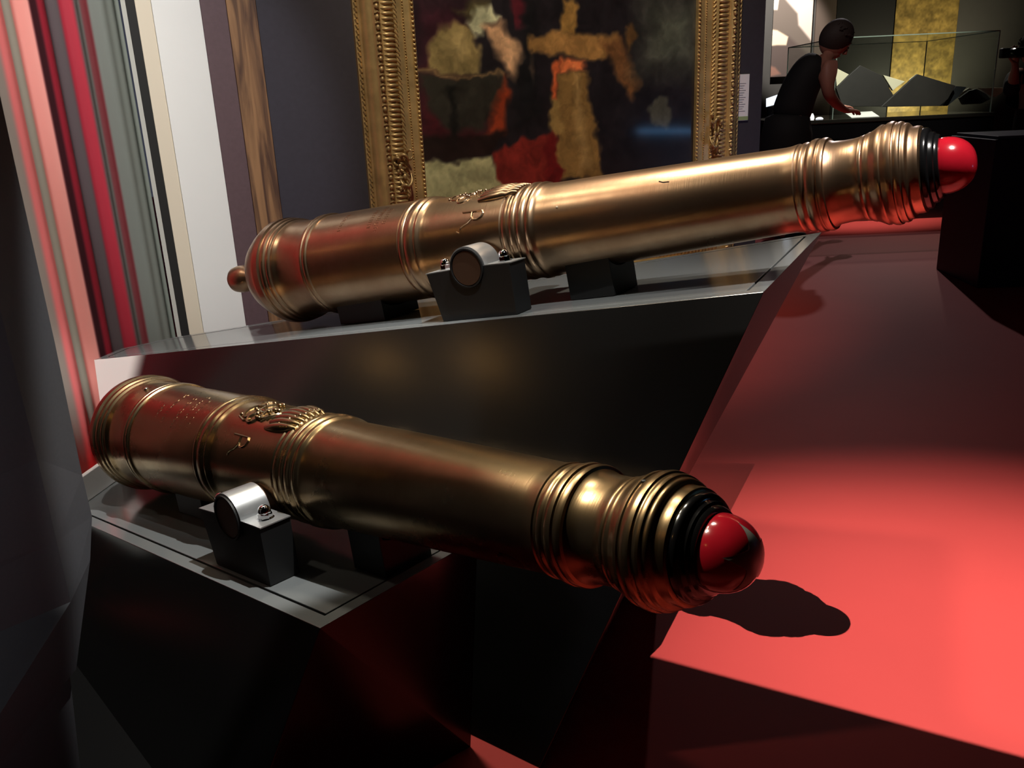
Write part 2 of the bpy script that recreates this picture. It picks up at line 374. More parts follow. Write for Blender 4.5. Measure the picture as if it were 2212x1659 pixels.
pf_ = [np.array([-.42, 1.22, 0]), np.array([-.42, .95, 0]), np.array([-.42, .2, 0]), np.array([-.9, -1.2, 0]), np.array([-4.0, -1.2, 0]), np.array([-4.0, 1.2, 0]), np.array([-1.75, 1.75, 0]), np.array([-1.45, 1.95, 0]), np.array([-1.10, 1.85, 0])]
structure(MB().prism([p + [0, 0, .008] for p in pf_], [p + [0, 0, .0] for p in pf_]).build('dark_floor_sheet', mat('black_sheet', (10, 10, 10), .9, spec=.1)))  # added black sheet that keeps the shaded red floor and its reflection dark
# white kick board behind the nearer plinth
L0 = gp(G_NEAR, -.1004, .1213); L1 = gp(G_NEAR, -.1962, .0210); e = (L1 - L0); e[2] = 0; e /= np.linalg.norm(e)
nv = np.array([-e[1], e[0], 0]);
if nv @ (CAM - L0) < 0: nv = -nv
pb = L0 + nv * .028
def kp(u, v): return onplane(u, v, pb, nv)
k0, k1 = kp(150, 1050), kp(232, 992); sl = (k1 - k0) / np.linalg.norm((k1 - k0)[:2])
T0, T1 = k0 - sl * .22, k1 + sl * .10
zs = lambda p: gp(G_NEAR, 0, 0)[2] + float(((gp(G_NEAR, 0, 0) - p) * [1, 1, 0]) @ (G_NEAR[3] * [1, 1, 0])) / G_NEAR[3][2]
ub = [T0, T1, np.array([T1[0], T1[1], zs(T1)]), np.array([T0[0], T0[1], zs(T0)])]
tag(MB().prism([p + nv * .0 for p in ub], [p - nv * .012 for p in ub]).build('white_kick_board', WHITE, bevel=.002), 'white board edge standing between the striped curtain and the nearer cannon plinth', 'board')

# ------------------------------------------------------------------ cannon
def gun_matrix(G):
    o, d, a, n = G; y = -a
    return Matrix(((d[0], y[0], n[0], o[0]), (d[1], y[1], n[1], o[1]), (d[2], y[2], n[2], o[2]), (0, 0, 0, 1)))
PROF = [(-.100, .024), (-.095, .034), (-.088, .040), (-.075, .058), (-.050, .078), (-.028, .090), (-.012, .097), (-.004, .1), (0, .1006), (.012, .1006), (.0135, .0965), (.016, .0962), (.018, .0985), (.0215, .0990), (.0255, .0975),
        (.027, .0945), (.029, .0945), (.031, .0960), (.0345, .0962), (.037, .0950), (.0385, .0918), (.041, .0918), (.0425, .0930), (.0455, .0925), (.048, .0905), (.056, .0888), (.070, .0877), (.090, .0873), (.106, .0880), (.112, .0892), (.1135, .0915),
        (.117, .0925), (.1205, .0920), (.1215, .0905), (.123, .0905), (.1245, .0920), (.128, .0925), (.1315, .0915), (.133, .0890), (.138, .0885), (.20, .0872), (.27, .0855), (.335, .0835), (.342, .0830), (.3425, .0820),
        (.344, .0822), (.3455, .0840), (.349, .0850), (.353, .0847), (.355, .0830), (.357, .0830), (.359, .0846), (.366, .0853), (.373, .0846), (.375, .0828), (.377, .0826), (.379, .0834), (.382, .0828), (.385, .0805), (.392, .0790),
        (.41, .0780), (.46, .0760), (.52, .0735), (.540, .0728), (.5415, .0712), (.5435, .0712), (.545, .0728), (.549, .0740), (.553, .0732), (.5545, .0712), (.557, .0708), (.5585, .0722), (.562, .0726), (.5655, .0718), (.567, .0702),
        (.5695, .0702), (.571, .0725), (.5755, .0745), (.580, .0742), (.583, .0722), (.5845, .0712), (.586, .0712), (.5875, .0726), (.592, .0730), (.595, .0722), (.597, .0702), (.603, .0690), (.615, .0680),
        (.70, .0651), (.80, .0613), (.90, .0575), (.958, .0550), (.966, .0552), (.972, .0562), (.976, .0567), (.9775, .0555), (.981, .0555), (.9825, .0566), (.986, .0570), (.988, .0560), (.9895, .0556), (.991, .0560), (.993, .0582), (.997, .0592), (1.001, .0588),
        (1.0025, .0570), (1.004, .0570), (1.0055, .0584), (1.009, .0586), (1.012, .0574), (1.013, .0545), (1.018, .0520), (1.030, .0508), (1.042, .0507), (1.050, .0515), (1.051, .0522), (1.0545, .0528), (1.0555, .0524), (1.0575, .0535), (1.061, .0548),
        (1.062, .0545), (1.066, .0560), (1.071, .0588), (1.0745, .0606), (1.077, .0608), (1.0785, .0598), (1.0800, .0602), (1.083, .0618), (1.087, .0626), (1.0905, .0620), (1.0915, .0602), (1.0925, .0598), (1.094, .0602), (1.0965, .0606),
        (1.099, .0598), (1.1, .0582), (1.101, .0576), (1.1025, .0576), (1.1045, .0572), (1.106, .0555), (1.1068, .0530), (1.1085, .0518), (1.114, .0520), (1.118, .0512), (1.1195, .0490), (1.1195, .040)]
def surf(s, ph, r): ph = math.radians(ph); return (s * K, -r * K * math.sin(ph), r * K * math.cos(ph))
def rad(s):
    for (a, ra), (b, rb) in zip(PROF, PROF[1:]):
        if a <= s <= b: return ra + (rb - ra) * (s - a) / max(b - a, 1e-9)
    return .06
def stroke(mb, pts, w=.0011, lift=0., seg=6):
    P = []
    for (s0, p0), (s1, p1) in zip(pts, pts[1:]):
        for k in range(5): t = k / 5; P.append((s0 + (s1 - s0) * t, p0 + (p1 - p0) * t))
    P.append(pts[-1]); mb.tube([surf(s, p, rad(s) + lift) for s, p in P], w * K, seg)
RLET = [[(.470, 48.5), (.508, 49.5)], [(.507, 49.5), (.5098, 53), (.507, 58), (.500, 60.5), (.493, 60), (.489, 56.5), (.4885, 50)], [(.489, 58), (.482, 63), (.474, 65.5), (.469, 68), (.468, 71)]]
def make_cannon(name, G, M_, label, near):
    root = empty(name, M=gun_matrix(G)); tag(root, label, 'cannon')
    MB().lathe([(s * K, r * K) for s, r in PROF], seg=144).build('barrel', M_, root, smooth=38)
    cas = [(-.187, .003), (-.186, .010), (-.181, .019), (-.172, .0255), (-.160, .0275), (-.145, .0270), (-.134, .0235), (-.126, .0180), (-.118, .0165), (-.112, .0175), (-.110, .0230), (-.104, .0265), (-.099, .0260), (-.094, .0300), (-.088, .0300)]
    MB().lathe([(s * K, r * K) for s, r in cas], seg=64).build('cascabel', M_, root, smooth=40)
    for sg in (1, -1):                                                       # trunnions
        MB().lathe([(.05 * K, .0285 * K), (.0725 * K, .0285 * K), (.1225 * K, .0268 * K), (.1235 * K, .0258 * K)], (.505 * K, 0, -.030 * K), (0, -sg, 0), 56).build('trunnion', TRN, root, smooth=40)
    # cast ornament: royal cipher in a garter, and the lugs
    mb = MB(); rnd = random.Random(3)
    if near:
        for k, (s0, p0, ra) in enumerate([(.430, 12, .016), (.452, 2, .015), (.448, 20, .013), (.425, -6, .012), (.47, 12, .012)]):
            stroke(mb, [(s0 + ra * math.cos(t) * .9, p0 + 13 * ra / .016 * math.sin(t)) for t in np.linspace(0, 5.6, 12)], .0022, .0004)
        for k in range(15): mb.ball(surf(.415 + .07 * rnd.random(), -10 + 38 * rnd.random(), .0785), .0030 * K, 8, 6, (1.3, 1, 1))
        for q in range(4): stroke(mb, [(.472 + .008 * q, 26 - 3 * q), (.486 + .004 * q, 12), (.480 + .003 * q, -12)], .0018, .0004)
        stroke(mb, [(.415, 25), (.432, 29), (.450, 27)], .0018, .0004)
        lt = MB()
        for r in RLET: stroke(lt, [(a_ - .035, b_ - 3) for a_, b_ in r], .0013, .0004)
        lt.build('raised_letter_r', M_, root, smooth=50)
    else:
        for k, (s0, p0, ra) in enumerate([(.440, 12, .014), (.462, 4, .012), (.455, 22, .011)]):
            stroke(mb, [(s0 + ra * math.cos(t), p0 + 13 * ra / .016 * math.sin(t)) for t in np.linspace(0, 5.6, 12)], .0014, .0004)
        for k in range(12): mb.ball(surf(.425 + .065 * rnd.random(), -6 + 30 * rnd.random(), .0778), .0026 * K, 8, 6)
        lt = MB()
        for r in RLET: stroke(lt, r, .0016, .0006)
        lt.build('raised_letter_r', M_, root, smooth=50)
        lt = MB(); stroke(lt, [(.4615, 72.5), (.467, 74.6)], .0012, .0004); lt.build('casting_mark', M_, root, smooth=50)
    mb.build('cipher_relief', M_, root, smooth=50)
    lug = MB()                                                                # humped shell boss in front of the cipher
    x0, x1 = (.495, .555) if near else (.492, .56)
    for j in range(7):
        ph = (-16 + 11 * j / 6 * 4.4)
        pts = [(x0 + (x1 - x0) * t, 6 + (ph - 6) * (1 - .25 * t)) for t in np.linspace(0, 1, 9)]
        rr = [(.0012 + .0062 * math.sin(math.pi * min(1, .08 + .9 * t)) ** .8) * K for t in np.linspace(0, 1, 9)]
        lug.tube([surf(s, p, rad(s) + .0005) for s, p in pts], rr, 10)
    lug.build('shell_boss', M_, root, smooth=50)
    if near:
        for j in range(6): lug2 = None
        mb = MB()
        for j in range(6): mb.ball(surf(.522 + .005 * j, 26 - 4 * j, .0775), .0024 * K, 8, 6, (1, 1.3, 1))
        for j in range(4): mb.ball(surf(.535 + .003 * j, 2 - 4 * j, .0775), .0022 * K, 8, 6)
        stroke(mb, [(.520, 29), (.530, 18), (.542, 8), (.548, -10)], .0015, .004)
        mb.build('beaded_edge', M_, root, smooth=50)
    # worn engraved lines of lettering
    mb = MB(); rows = [(.225, 10, 50), (.262, 14, 52), (.288, 8, 56), (.308, 14, 48), (.2, 30, 50)] if near else [(.205, 20, 50), (.275, 22, 52), (.292, 18, 56), (.308, 24, 50)]
    for s, p0, p1 in rows:
        p = p0; mb = MB()
        while p < p1:
            k = rnd.random(); w_ = 1.9
            if k < .25: stroke(mb, [(s - .004, p), (s + .004, p)], .0004)
            elif k < .5: stroke(mb, [(s + .004, p), (s - .004, p + w_ * .5), (s + .004, p + w_)], .0004)
            elif k < .75: stroke(mb, [(s + .004, p + w_), (s + .004, p), (s - .004, p), (s - .004, p + w_)], .0004)
            else: stroke(mb, [(s + .004, p), (s - .004, p)], .0004); stroke(mb, [(s, p), (s, p + w_)], .0004)
            p += 3.4
        mb.build('inscription_line', M_, root)
    mb = MB()
    if near: mb.ball(surf(.078, 12, .0885), .0042 * K, 12, 8); mb.build('vent_glint', mat('glint_metal', lin=(.9, .8, .65), rough=.18, metal=1), root, smooth=60)  # near gun: bump by the vent, its highlight put into the bright metal
    else: mb.ball(surf(.64, 60.4, .0668), .0022 * K, 10, 6); mb.build('casting_pit', mat('pale_pit', (190, 170, 140), .4), root, smooth=60)
    mb = MB()
    if near: mb.ball(surf(1.0795, 12, .0605), .0022 * K, 10, 6, (1.5, 1, .6)); mb.build('sight_hole', BLACK, root)
    else: stroke(mb, [(.797, 45.5), (.803, 48), (.812, 48.5)], .0008); mb.build('scratch', BLACK, root)
    # black and red muzzle plug
    e = empty('muzzle_plug'); e.parent = root
    pf = [(1.112, .040), (1.1190, .0462), (1.1205, .0478), (1.1245, .0478), (1.1265, .0465), (1.1275, .0425), (1.129, .0418), (1.132, .0412), (1.1335, .0385), (1.1355, .0380), (1.1375, .0365), (1.138, .032)]
    MB().lathe([(s * K, r * K) for s, r in pf], seg=72).build('plug_collar', PLUG, e, smooth=45)
    hd = [(1.134, .0325), (1.140, .0332)] + [(1.1405 + .0335 * math.sin(t), .0332 * math.cos(t) ** .85 if t < 1.57 else .0005) for t in np.linspace(.05, 1.5708, 22)]
    MB().lathe([(s * K, r * K) for s, r in hd], seg=72).build('plug_dome', REDP, e, smooth=60)
    if near:                                                                  # star-shaped worn paint on the tip
        st = MB(); ring = []
        for j in range(10):
            a = math.radians(36 * j + 15); q = .0290 if j % 2 == 0 else .0145
            ring.append((q * math.cos(a), q * math.sin(a)))
        vs = []; fs = []; n_ = 7
        def domept(y, z):
            r = math.hypot(y, z); r = min(r, .0331); t = math.acos(min(1, (r / .0332)) ** (1 / .85)); return ((1.1408 + .0338 * math.sin(t)) * K, y * K * 1.004, z * K * 1.004)
        vs.append(domept(0, 0))
        for i in range(10):
            for k in range(8):
                t = k / 8; y = ring[i][0] * (1 - t) + ring[(i + 1) % 10][0] * t; z = ring[i][1] * (1 - t) + ring[(i + 1) % 10][1] * t
                for q in range(1, n_ + 1): vs.append(domept(y * q / n_, z * q / n_))
        m_ = 80
        for i in range(m_):
            j = (i + 1) % m_; a0 = 1 + i * n_; b0 = 1 + j * n_; fs.append((0, a0, b0))
            for q in range(n_ - 1): fs.append((a0 + q, a0 + q + 1, b0 + q + 1, b0 + q))
        st.add(vs, fs); st.build('star_patch', GREYW, e, smooth=60)
    return root
make_cannon('bronze_cannon', G_FAR, BRZ_FAR, 'farther polished bronze cannon with a clear raised letter R, lying higher before the painting', False)
make_cannon('bronze_cannon', G_NEAR, BRZ_NEAR, 'nearer polished bronze cannon, its red muzzle plug worn to a grey star', True)

def bracket(G, label):
    root = empty('trunnion_bracket', M=gun_matrix(G)); tag(root, label, 'bracket', 'brackets clamping the cannon trunnions')
    s0, s1, t0, t1, e = .425, .582, .079, .1215, .0315
    def P(s, t, h): return (s * K, -t * K, h * K)
    # block with a half-round seat for the trunnion
    prof = [(s0, -e), ]; r = .0300
    prof += [(.505 + r * math.cos(a), -.030 - r * math.sin(a)) for a in np.linspace(math.pi, 0, 20)]
    prof += [(s1, -e), (s1 - .004, -OFF + .0005), (s0 + .014, -OFF + .0005)]
    MB().prism([P(s, t1, h) for s, h in prof], [P(s, t0, h) for s, h in prof]).build('support_block', BLACK, root, bevel=.0008)
    # bent steel strap
    ro, ri, th = .0325, .0300, .0016
    out = [(s0 - .002, -e + th)] + [(.505 + ro * math.cos(a), -.030 + max(ro * math.sin(a), th * .8)) for a in np.linspace(math.pi, 0, 28)] + [(s1 + .002, -e + th)]
    inn = [(s0 - .002, -e + .0001)] + [(.505 + ri * math.cos(a), -.030 + max(ri * math.sin(a), -.0014)) for a in np.linspace(math.pi, 0, 28)] + [(s1 + .002, -e + .0001)]
    mb = MB(); n = len(out); vs = [P(s, t, h) for t in (t1, t0) for s, h in out] + [P(s, t, h) for t in (t1, t0) for s, h in inn]; fs = []
    for i in range(n - 1):
        fs += [(i, i + 1, n + i + 1, n + i), (2 * n + i, 3 * n + i, 3 * n + i + 1, 2 * n + i + 1), (i, 2 * n + i, 2 * n + i + 1, i + 1), (n + i, n + i + 1, 3 * n + i + 1, 3 * n + i)]
    fs += [(0, n, 3 * n, 2 * n), (n - 1, 3 * n - 1, 4 * n - 1, 2 * n - 1)]
    mb.add(vs, fs).build('steel_strap', STEEL, root, smooth=35)
    MB().lathe([(.1150 * K, .0299 * K), (.1245 * K, .0299 * K), (.1245 * K, .0274 * K), (.1150 * K, .0274 * K), (.1150 * K, .0299 * K)], (.505 * K, 0, -.030 * K), (0, -1, 0), 56, False).build('rubber_liner', BLACK, root)
    for s in (.449, .561):                                                    # domed nuts
        z = -e + th; c = P(s, .100, z); rr = .0088 * K; mb = MB()
        hexp = [(math.cos(math.pi / 3 * i) * rr, math.sin(math.pi / 3 * i) * rr) for i in range(6)]
        mb.prism([(c[0] + x, c[1] + y, c[2] + .0080 * K) for x, y in hexp], [(c[0] + x, c[1] + y, c[2]) for x, y in hexp])
        mb.ball((c[0], c[1], c[2] + .0100 * K), .0082 * K, 20, 14)
        mb.lathe([(0, .0108 * K), (.0010 * K, .0108 * K)], c, (0, 0, 1), 24)
        mb.build('domed_nut', CHROME, root, smooth=40)
    return root
bracket(G_FAR, 'black block with steel strap and domed nuts clamping the farther cannon')
bracket(G_NEAR, 'black block with brightly lit steel strap clamping the nearer cannon')
def saddle(G, s0, s1, w, label, grp):
    root = empty('saddle_block', M=gun_matrix(G)); tag(root, label, 'support block', grp)
    r = rad((s0 + s1) / 2) + .0012; prof = [(-w, -OFF + .0005), (-w, -r * .62)]
    a0 = math.asin(min(1, .62)); prof += [(-r * math.cos(a), -r * math.sin(a)) for a in np.linspace(a0, math.pi - a0, 18) if abs(r * math.cos(a)) < w]
    prof += [(w, -r * .62), (w, -OFF + .0005)]
    MB().prism([(s0 * K, y * K, z * K) for y, z in prof], [(s1 * K, y * K, z * K) for y, z in prof]).build('cradle', BLACK, root, bevel=.001)
saddle(G_FAR, .625, .70, .040, 'black cradle block under the middle of the farther cannon', 'cradle blocks')
saddle(G_FAR, .14, .25, .048, 'black cradle block under the breech of the farther cannon', 'cradle blocks')
saddle(G_NEAR, .635, .70, .036, 'black cradle block under the middle of the nearer cannon', 'cradle blocks')
saddle(G_NEAR, .16, .25, .045, 'black cradle block under the breech of the nearer cannon', 'cradle blocks')

# ------------------------------------------------------------------ dark angular panel at the left edge
NP = mat('matt_charcoal_panel', (76, 77, 82), .6, noise=.06, nscale=200)
def nearp(u, v, Y): return at(u, v, Y)
out_ = [nearp(0, 340, 1.15), nearp(92, 743, 1.15), nearp(150, 1028, 1.15), nearp(171, 1117, 1.15), nearp(166, 1211, 1.12), nearp(151, 1452, 1.06)]
up_ = out_[0] + (out_[0] - out_[2]) * np.array([0, 0, 1.9]); up_ = np.array([out_[0][0], out_[0][1], 1.75])
sm = [nearp(0, 752, 1.08), nearp(59, 987, 1.08), nearp(100, 1165, 1.07), nearp(130, 1300, 1.06)]
smt = np.array([sm[0][0], sm[0][1], 1.75])
foot = out_[-1] + np.array([-.01, -.04, 0]); foot[2] = 0
lowL = nearp(0, 1642, .92); lowL2 = lowL + (lowL - out_[-1]) * 1.6
farL = np.array([-1.25, .42, 0])
pan = empty('angled_panel', (-.8, .9, 0)); tag(pan, 'tall matt charcoal folded panel cropped by the left edge, right beside the viewer', 'panel')
po = np.array([-.8, .9, 0])
mb = MB()
L_ = [up_] + out_; S_ = [smt] + sm
bk = [np.array([p[0] - .35, p[1] + .05, p[2]]) for p in L_]
wl = [np.array([farL[0], farL[1], p[2]]) for p in S_]
vs = L_ + S_ + wl + [lowL2]
vs = [v - po for v in vs]; nL = len(L_); nS = len(S_)
fs = [(0, 1, nL + 1, nL), (1, 2, nL + 2, nL + 1), (2, 3, nL + 2), (3, 4, nL + 3, nL + 2), (4, 5, nL + 4, nL + 3), (5, 6, nL + 4)]
for i in range(nS - 1): fs.append((nL + i, nL + i + 1, nL + nS + i + 1, nL + nS + i))
li = nL + 2 * nS
fs.append((nL + nS - 1, 6, li, nL + 2 * nS - 1))
mb.v = [tuple(v) for v in vs]; mb.f = fs
o = mb.build('upper_face', NP, pan)
md = o.modifiers.new('thickness', 'SOLIDIFY'); md.thickness = .02; md.offset = -1
mb = MB(); a_ = out_[-1] - po; b_ = lowL2 - po
mb.prism([a_, b_, np.array([b_[0], b_[1], 0]), foot - po], [a_ + [-.06, .05, 0], b_ + [-.06, .05, 0], np.array([b_[0] - .06, b_[1] + .05, 0]), foot - po + [-.06, .05, 0]])
mb.build('lower_face', NP, pan, bevel=.0012)

# ------------------------------------------------------------------ gilt picture frame
def wl_(u, v, lift=0): p = wallpt(u, v, lift); return float((p - WP) @ WU), float(p[2])
fx0, fx1 = wl_(757, 0)[0] + .0, wl_(1600, 0)[0]
FW = .205; ix0, ix1 = wl_(899, 100, .03)[0], wl_(1507, 100, .03)[0]; fw = (fx1 - ix1)
fx0 = wl_(762, 20, .0)[0]; FWl = ix0 - fx0; fw = (FWl + fw) / 2 if abs(FWl - fw) < .06 else FWl
fx0, fx1 = ix0 - fw, ix1 + fw
iz0 = wl_(905, 428)[1] - .17; fz0 = iz0 - fw; iz1 = 2.75; fz1 = iz1 + fw
FR = Matrix(((WU[0], WN[0], 0, WP[0]), (WU[1], WN[1], 0, WP[1]), (0, 0, 1, 0), (0, 0, 0, 1)))
fr = empty('framed_painting', M=FR); tag(fr, 'large dark oil painting in an ornate beaded and ribbed gilt frame behind the farther cannon', 'painting')
# profile: x from the inner sight edge (0) to the outer edge (fw), height off the wall
q = fw
pr = [(0, .012), (0, .030), (.012 * q / .2, .030), (.014, .026), (.034, .026), (.036, .028), (.040, .028), (.042, .026), (.062, .030), (.064, .036), (.072, .036), (.074, .033)]
pr += [(.076 + .046 * t, .034 + .024 * math.sin(math.pi * t * .62)) for t in np.linspace(0, 1, 8)]
pr += [(.124, .060), (.128, .066), (.136, .070), (.144, .066), (.147, .060), (.150, .058)]
pr += [(.150 + .035 * math.sin(t), .022 + .034 * math.cos(t) * 1.0) for t in np.linspace(.15, 1.35, 8)]
pr += [(.190, .026), (.192, .020), (.204, .020), (.205, .0)]
pr = [(x * fw / .205, h) for x, h in pr]
def rail(x0, z0, x1, z1, name):
    """one mitred rail of the frame from corner to corner; the inner side is towards the picture"""
    c = np.array([(ix0 + ix1) / 2, (iz0 + iz1) / 2]); a = np.array([x0, z0]); b = np.array([x1, z1]); t = (b - a) / np.linalg.norm(b - a)
    nrm = np.array([-t[1], t[0]]);
    if nrm @ (c - a) > 0: nrm = -nrm
    mb = MB(); vs = []
    for e, sg in ((a, -1), (b, 1)):
        for x, h in pr: p = e + nrm * x + t * sg * x; vs.append((p[0], h, p[1]))
    n = len(pr); fs = [(i, i + 1, n + i + 1, n + i) for i in range(n - 1)] + [(n - 1, 0, n, 2 * n - 1)] + [tuple(range(n)), tuple(range(2 * n - 1, n - 1, -1))]
    mb.add(vs, fs); o = mb.build(name, GILT, fr, smooth=30)
    Ln = np.linalg.norm(b - a); sc = fw / .205
    def row(x, h, pitch, fn, nm, m, k0=0.0):
        mbb = MB(); L2 = Ln + 2 * x * sc; k = pitch * .5
        while k < L2: 
            p = a - t * x * sc + nrm * x * sc + t * k; fn(mbb, np.array([p[0], h, p[1]]), k); k += pitch
        mbb.build(nm, m, o, smooth=50)
    T = np.array([t[0], 0, t[1]]); N2 = np.array([nrm[0], 0, nrm[1]]); U2 = np.array([0, 1.0, 0]); ax = np.array([N2, U2, T])
    row(.006, .032, .0135, lambda m_, p, k: m_.ball(p, .0050, 8, 6), 'large_beads', GILT)
    row(.038, .029, .0085, lambda m_, p, k: m_.ball(p, .0028, 6, 4), 'small_beads', GILT)
    row(.068, .037, .014, lambda m_, p, k: m_.tube([p - N2 * .005 - T * .005, p + N2 * .005 + T * .005], .0030, 6), 'rope', GILT)
    def gad(m_, p, k):
        m_.tube([p + N2 * (-.022 + .044 * v) * sc + U2 * (.013 * math.sin(math.pi * (v * .62 + .16)) - .004) for v in np.linspace(0, 1, 7)], [.003, .0055, .0062, .0062, .0062, .0055, .003], 8)
    row(.100, .048, .0150, gad, 'ribbing', GILTD)
    def egg(m_, p, k):
        m_.ball(p + U2 * .002, .0085, 10, 8, (.85, .7, 1.0), ax); m_.tube([p - N2 * .008 + T * .0115, p + U2 * .004 + T * .014, p + N2 * .008 + T * .0115], .0026, 6)
        m_.ball(p + T * .0150 + U2 * .003, .003, 6, 4)
    row(.136, .069, .0300, egg, 'egg_ornament', GILTD)
    row(.196, .021, .016, lambda m_, p, k: m_.tube([p - N2 * .003 - T * .006, p + N2 * .003 + T * .006], .0032, 6), 'outer_rope', GILTD)
    return o
rail(ix0, iz0, ix0, iz1, 'left_rail'); rail(ix1, iz0, ix1, iz1, 'right_rail'); rail(ix0, iz0, ix1, iz0, 'bottom_rail'); rail(ix0, iz1, ix1, iz1, 'top_rail')
# leafy corner ornaments
for px, py, sg in ((872, 372, 1), (1545, 290, -1)):
    p = wl_(px, py, .06); mb = MB()
    cx_, cz_ = p
    for j, (dx, dz, r, a0, a1) in enumerate([(0, .03, .026, 0, 4.6), (.006, -.015, .03, 2.4, 6.6), (-.02, .035, .012, 0, 5), (.022, .055, .014, 1, 5.6), (0, -.06, .02, .3, 3.6)]):
        mb.tube([(cx_ + sg * (dx + r * .62 * math.cos(t)), .066 + .010 * math.sin(t * 1.5), cz_ + dz + r * math.sin(t)) for t in np.linspace(a0, a1, 14)], [.003 + .003 * math.sin(math.pi * k / 13) for k in range(14)], 8)
    for j in range(9): mb.ball((cx_ + sg * random.uniform(-.02, .02), .064, cz_ + random.uniform(-.07, .07)), random.uniform(.004, .008), 8, 6, (1, .8, 1.4))
    mb.build('corner_scroll', GILTD, fr, smooth=50)
# the canvas: a plain stand-in in soft patches of the same colours
def poly_mask(U, V, pts, soft):
    d = np.full(U.shape, 1e9); inside = np.zeros(U.shape, bool); n = len(pts)
    for i in range(n):
        x0, y0 = pts[i]; x1, y1 = pts[(i + 1) % n]; ex, ey = x1 - x0, y1 - y0; L2 = ex * ex + ey * ey + 1e-12
        t = np.clip(((U - x0) * ex + (V - y0) * ey) / L2, 0, 1); d = np.minimum(d, np.hypot(U - x0 - t * ex, V - y0 - t * ey))
        c = ((y0 > V) != (y1 > V)) & (U < (x1 - x0) * (V - y0) / (y1 - y0 + 1e-12) + x0); inside ^= c
    sd = np.where(inside, -d, d); return np.clip(.5 - sd / soft, 0, 1)
def vnoise(U, V, sc, seed):
    r = np.random.RandomState(seed).rand(64, 64); x = U * sc; y = V * sc; xi = np.floor(x).astype(int); yi = np.floor(y).astype(int); fx = x - xi; fy = y - yi
    fx = fx * fx * (3 - 2 * fx); fy = fy * fy * (3 - 2 * fy); g = lambda a, b: r[a % 64, b % 64]
    return (g(xi, yi) * (1 - fx) + g(xi + 1, yi) * fx) * (1 - fy) + (g(xi, yi + 1) * (1 - fx) + g(xi + 1, yi + 1) * fx) * fy
PATCH = [([(895, 0), (1010, 0), (1000, 200), (905, 300)], (62, 30, 40), .05), ([(905, 160), (1010, 150), (1060, 300), (912, 330)], (74, 28, 34), .03),
    ([(922, 158), (926, 100), (948, 62), (985, 46), (1018, 66), (1036, 105), (1042, 156)], (140, 122, 78), .008), ([(960, 90), (990, 70), (1010, 100), (985, 130)], (170, 148, 98), .02), ([(900, 162), (1092, 156), (1078, 225), (1040, 275), (970, 285), (925, 230)], (46, 44, 38), .012),
    ([(900, 155), (1000, 160), (1088, 152), (1088, 157), (1000, 166), (900, 161)], (134, 108, 74), .003), ([(968, 180), (980, 180), (988, 340), (974, 342)], (24, 24, 22), .004), ([(1092, 160), (1050, 290), (1088, 290), (1100, 200)], (150, 60, 34), .012),
    ([(905, 300), (1100, 280), (1060, 330), (990, 350), (910, 338)], (34, 24, 22), .008), ([(985, 20), (1030, 0), (1060, 0), (1030, 50)], (84, 76, 50), .012), ([(1010, 52), (1030, 15), (1062, 12), (1078, 36), (1052, 46), (1040, 78), (1026, 80)], (196, 196, 158), .006),
    ([(1042, 52), (1076, 42), (1104, 82), (1140, 112), (1152, 150), (1142, 178), (1118, 168), (1088, 140), (1062, 100)], (214, 168, 126), .010), ([(1100, 0), (1128, 0), (1132, 60), (1118, 60)], (96, 34, 44), .006),
    ([(1140, 0), (1150, 0), (1152, 140), (1170, 260), (1110, 280), (1110, 170)], (26, 26, 28), .02), ([(1140, 78), (1200, 68), (1330, 74), (1340, 110), (1300, 128), (1210, 118), (1145, 112)], (158, 118, 68), .006), ([(1290, 85), (1336, 80), (1382, 175), (1362, 208), (1325, 150)], (122, 84, 52), .010),
    ([(1212, 0), (1240, 0), (1250, 72), (1212, 72)], (160, 122, 66), .005), ([(1204, 152), (1264, 152), (1280, 250), (1302, 378), (1195, 386), (1200, 280)], (134, 104, 60), .006), ([(1235, 160), (1250, 160), (1270, 360), (1250, 370)], (158, 128, 80), .012), ([(1186, 208), (1206, 205), (1216, 292), (1192, 294)], (150, 122, 72), .005),
    ([(1204, 126), (1262, 128), (1262, 150), (1206, 152)], (228, 124, 74), .004), ([(1194, 128), (1206, 132), (1203, 208), (1190, 210)], (206, 100, 58), .004), ([(1058, 332), (1130, 300), (1192, 282), (1214, 396), (1082, 410)], (124, 42, 36), .004), ([(1176, 300), (1194, 284), (1218, 396), (1180, 400)], (104, 28, 28), .006),
    ([(900, 338), (980, 352), (1056, 336), (1088, 404), (1092, 470), (905, 470)], (168, 166, 124), .005), ([(1392, 0), (1512, 0), (1508, 150), (1385, 150)], (84, 88, 78), .07), ([(1345, 60), (1362, 50), (1372, 72), (1354, 110)], (112, 82, 50), .006), ([(1398, 232), (1408, 212), (1438, 212), (1450, 235), (1440, 268), (1412, 270)], (84, 84, 74), .006)]  # last patch paints in a grey reflection on the varnish
def pic_col(u, v):
    X = u + ix0; Z = v + iz0; X, Z = X + .022 * (vnoise(X, Z, 26, 7) - .5) + .012 * (vnoise(X, Z, 70, 9) - .5), Z + .022 * (vnoise(X, Z, 26, 8) - .5) + .012 * (vnoise(X, Z, 70, 10) - .5); c = np.zeros(u.shape + (3,)) + np.array([34, 30, 34]) / 255
    for pts, col, soft in PATCH:
        pp = [wl_(a, b) for a, b in pts]; m_ = poly_mask(X, Z, pp, soft * 2 + .006)[..., None]; c = c * (1 - m_) + np.array(col) / 255 * m_
    n = .70 + .30 * vnoise(X, Z, 22, 3) + .20 * vnoise(X, Z, 60, 1) + .12 * vnoise(X, Z, 160, 2); return c * n[..., None]
pic = fr
zt = 2.4
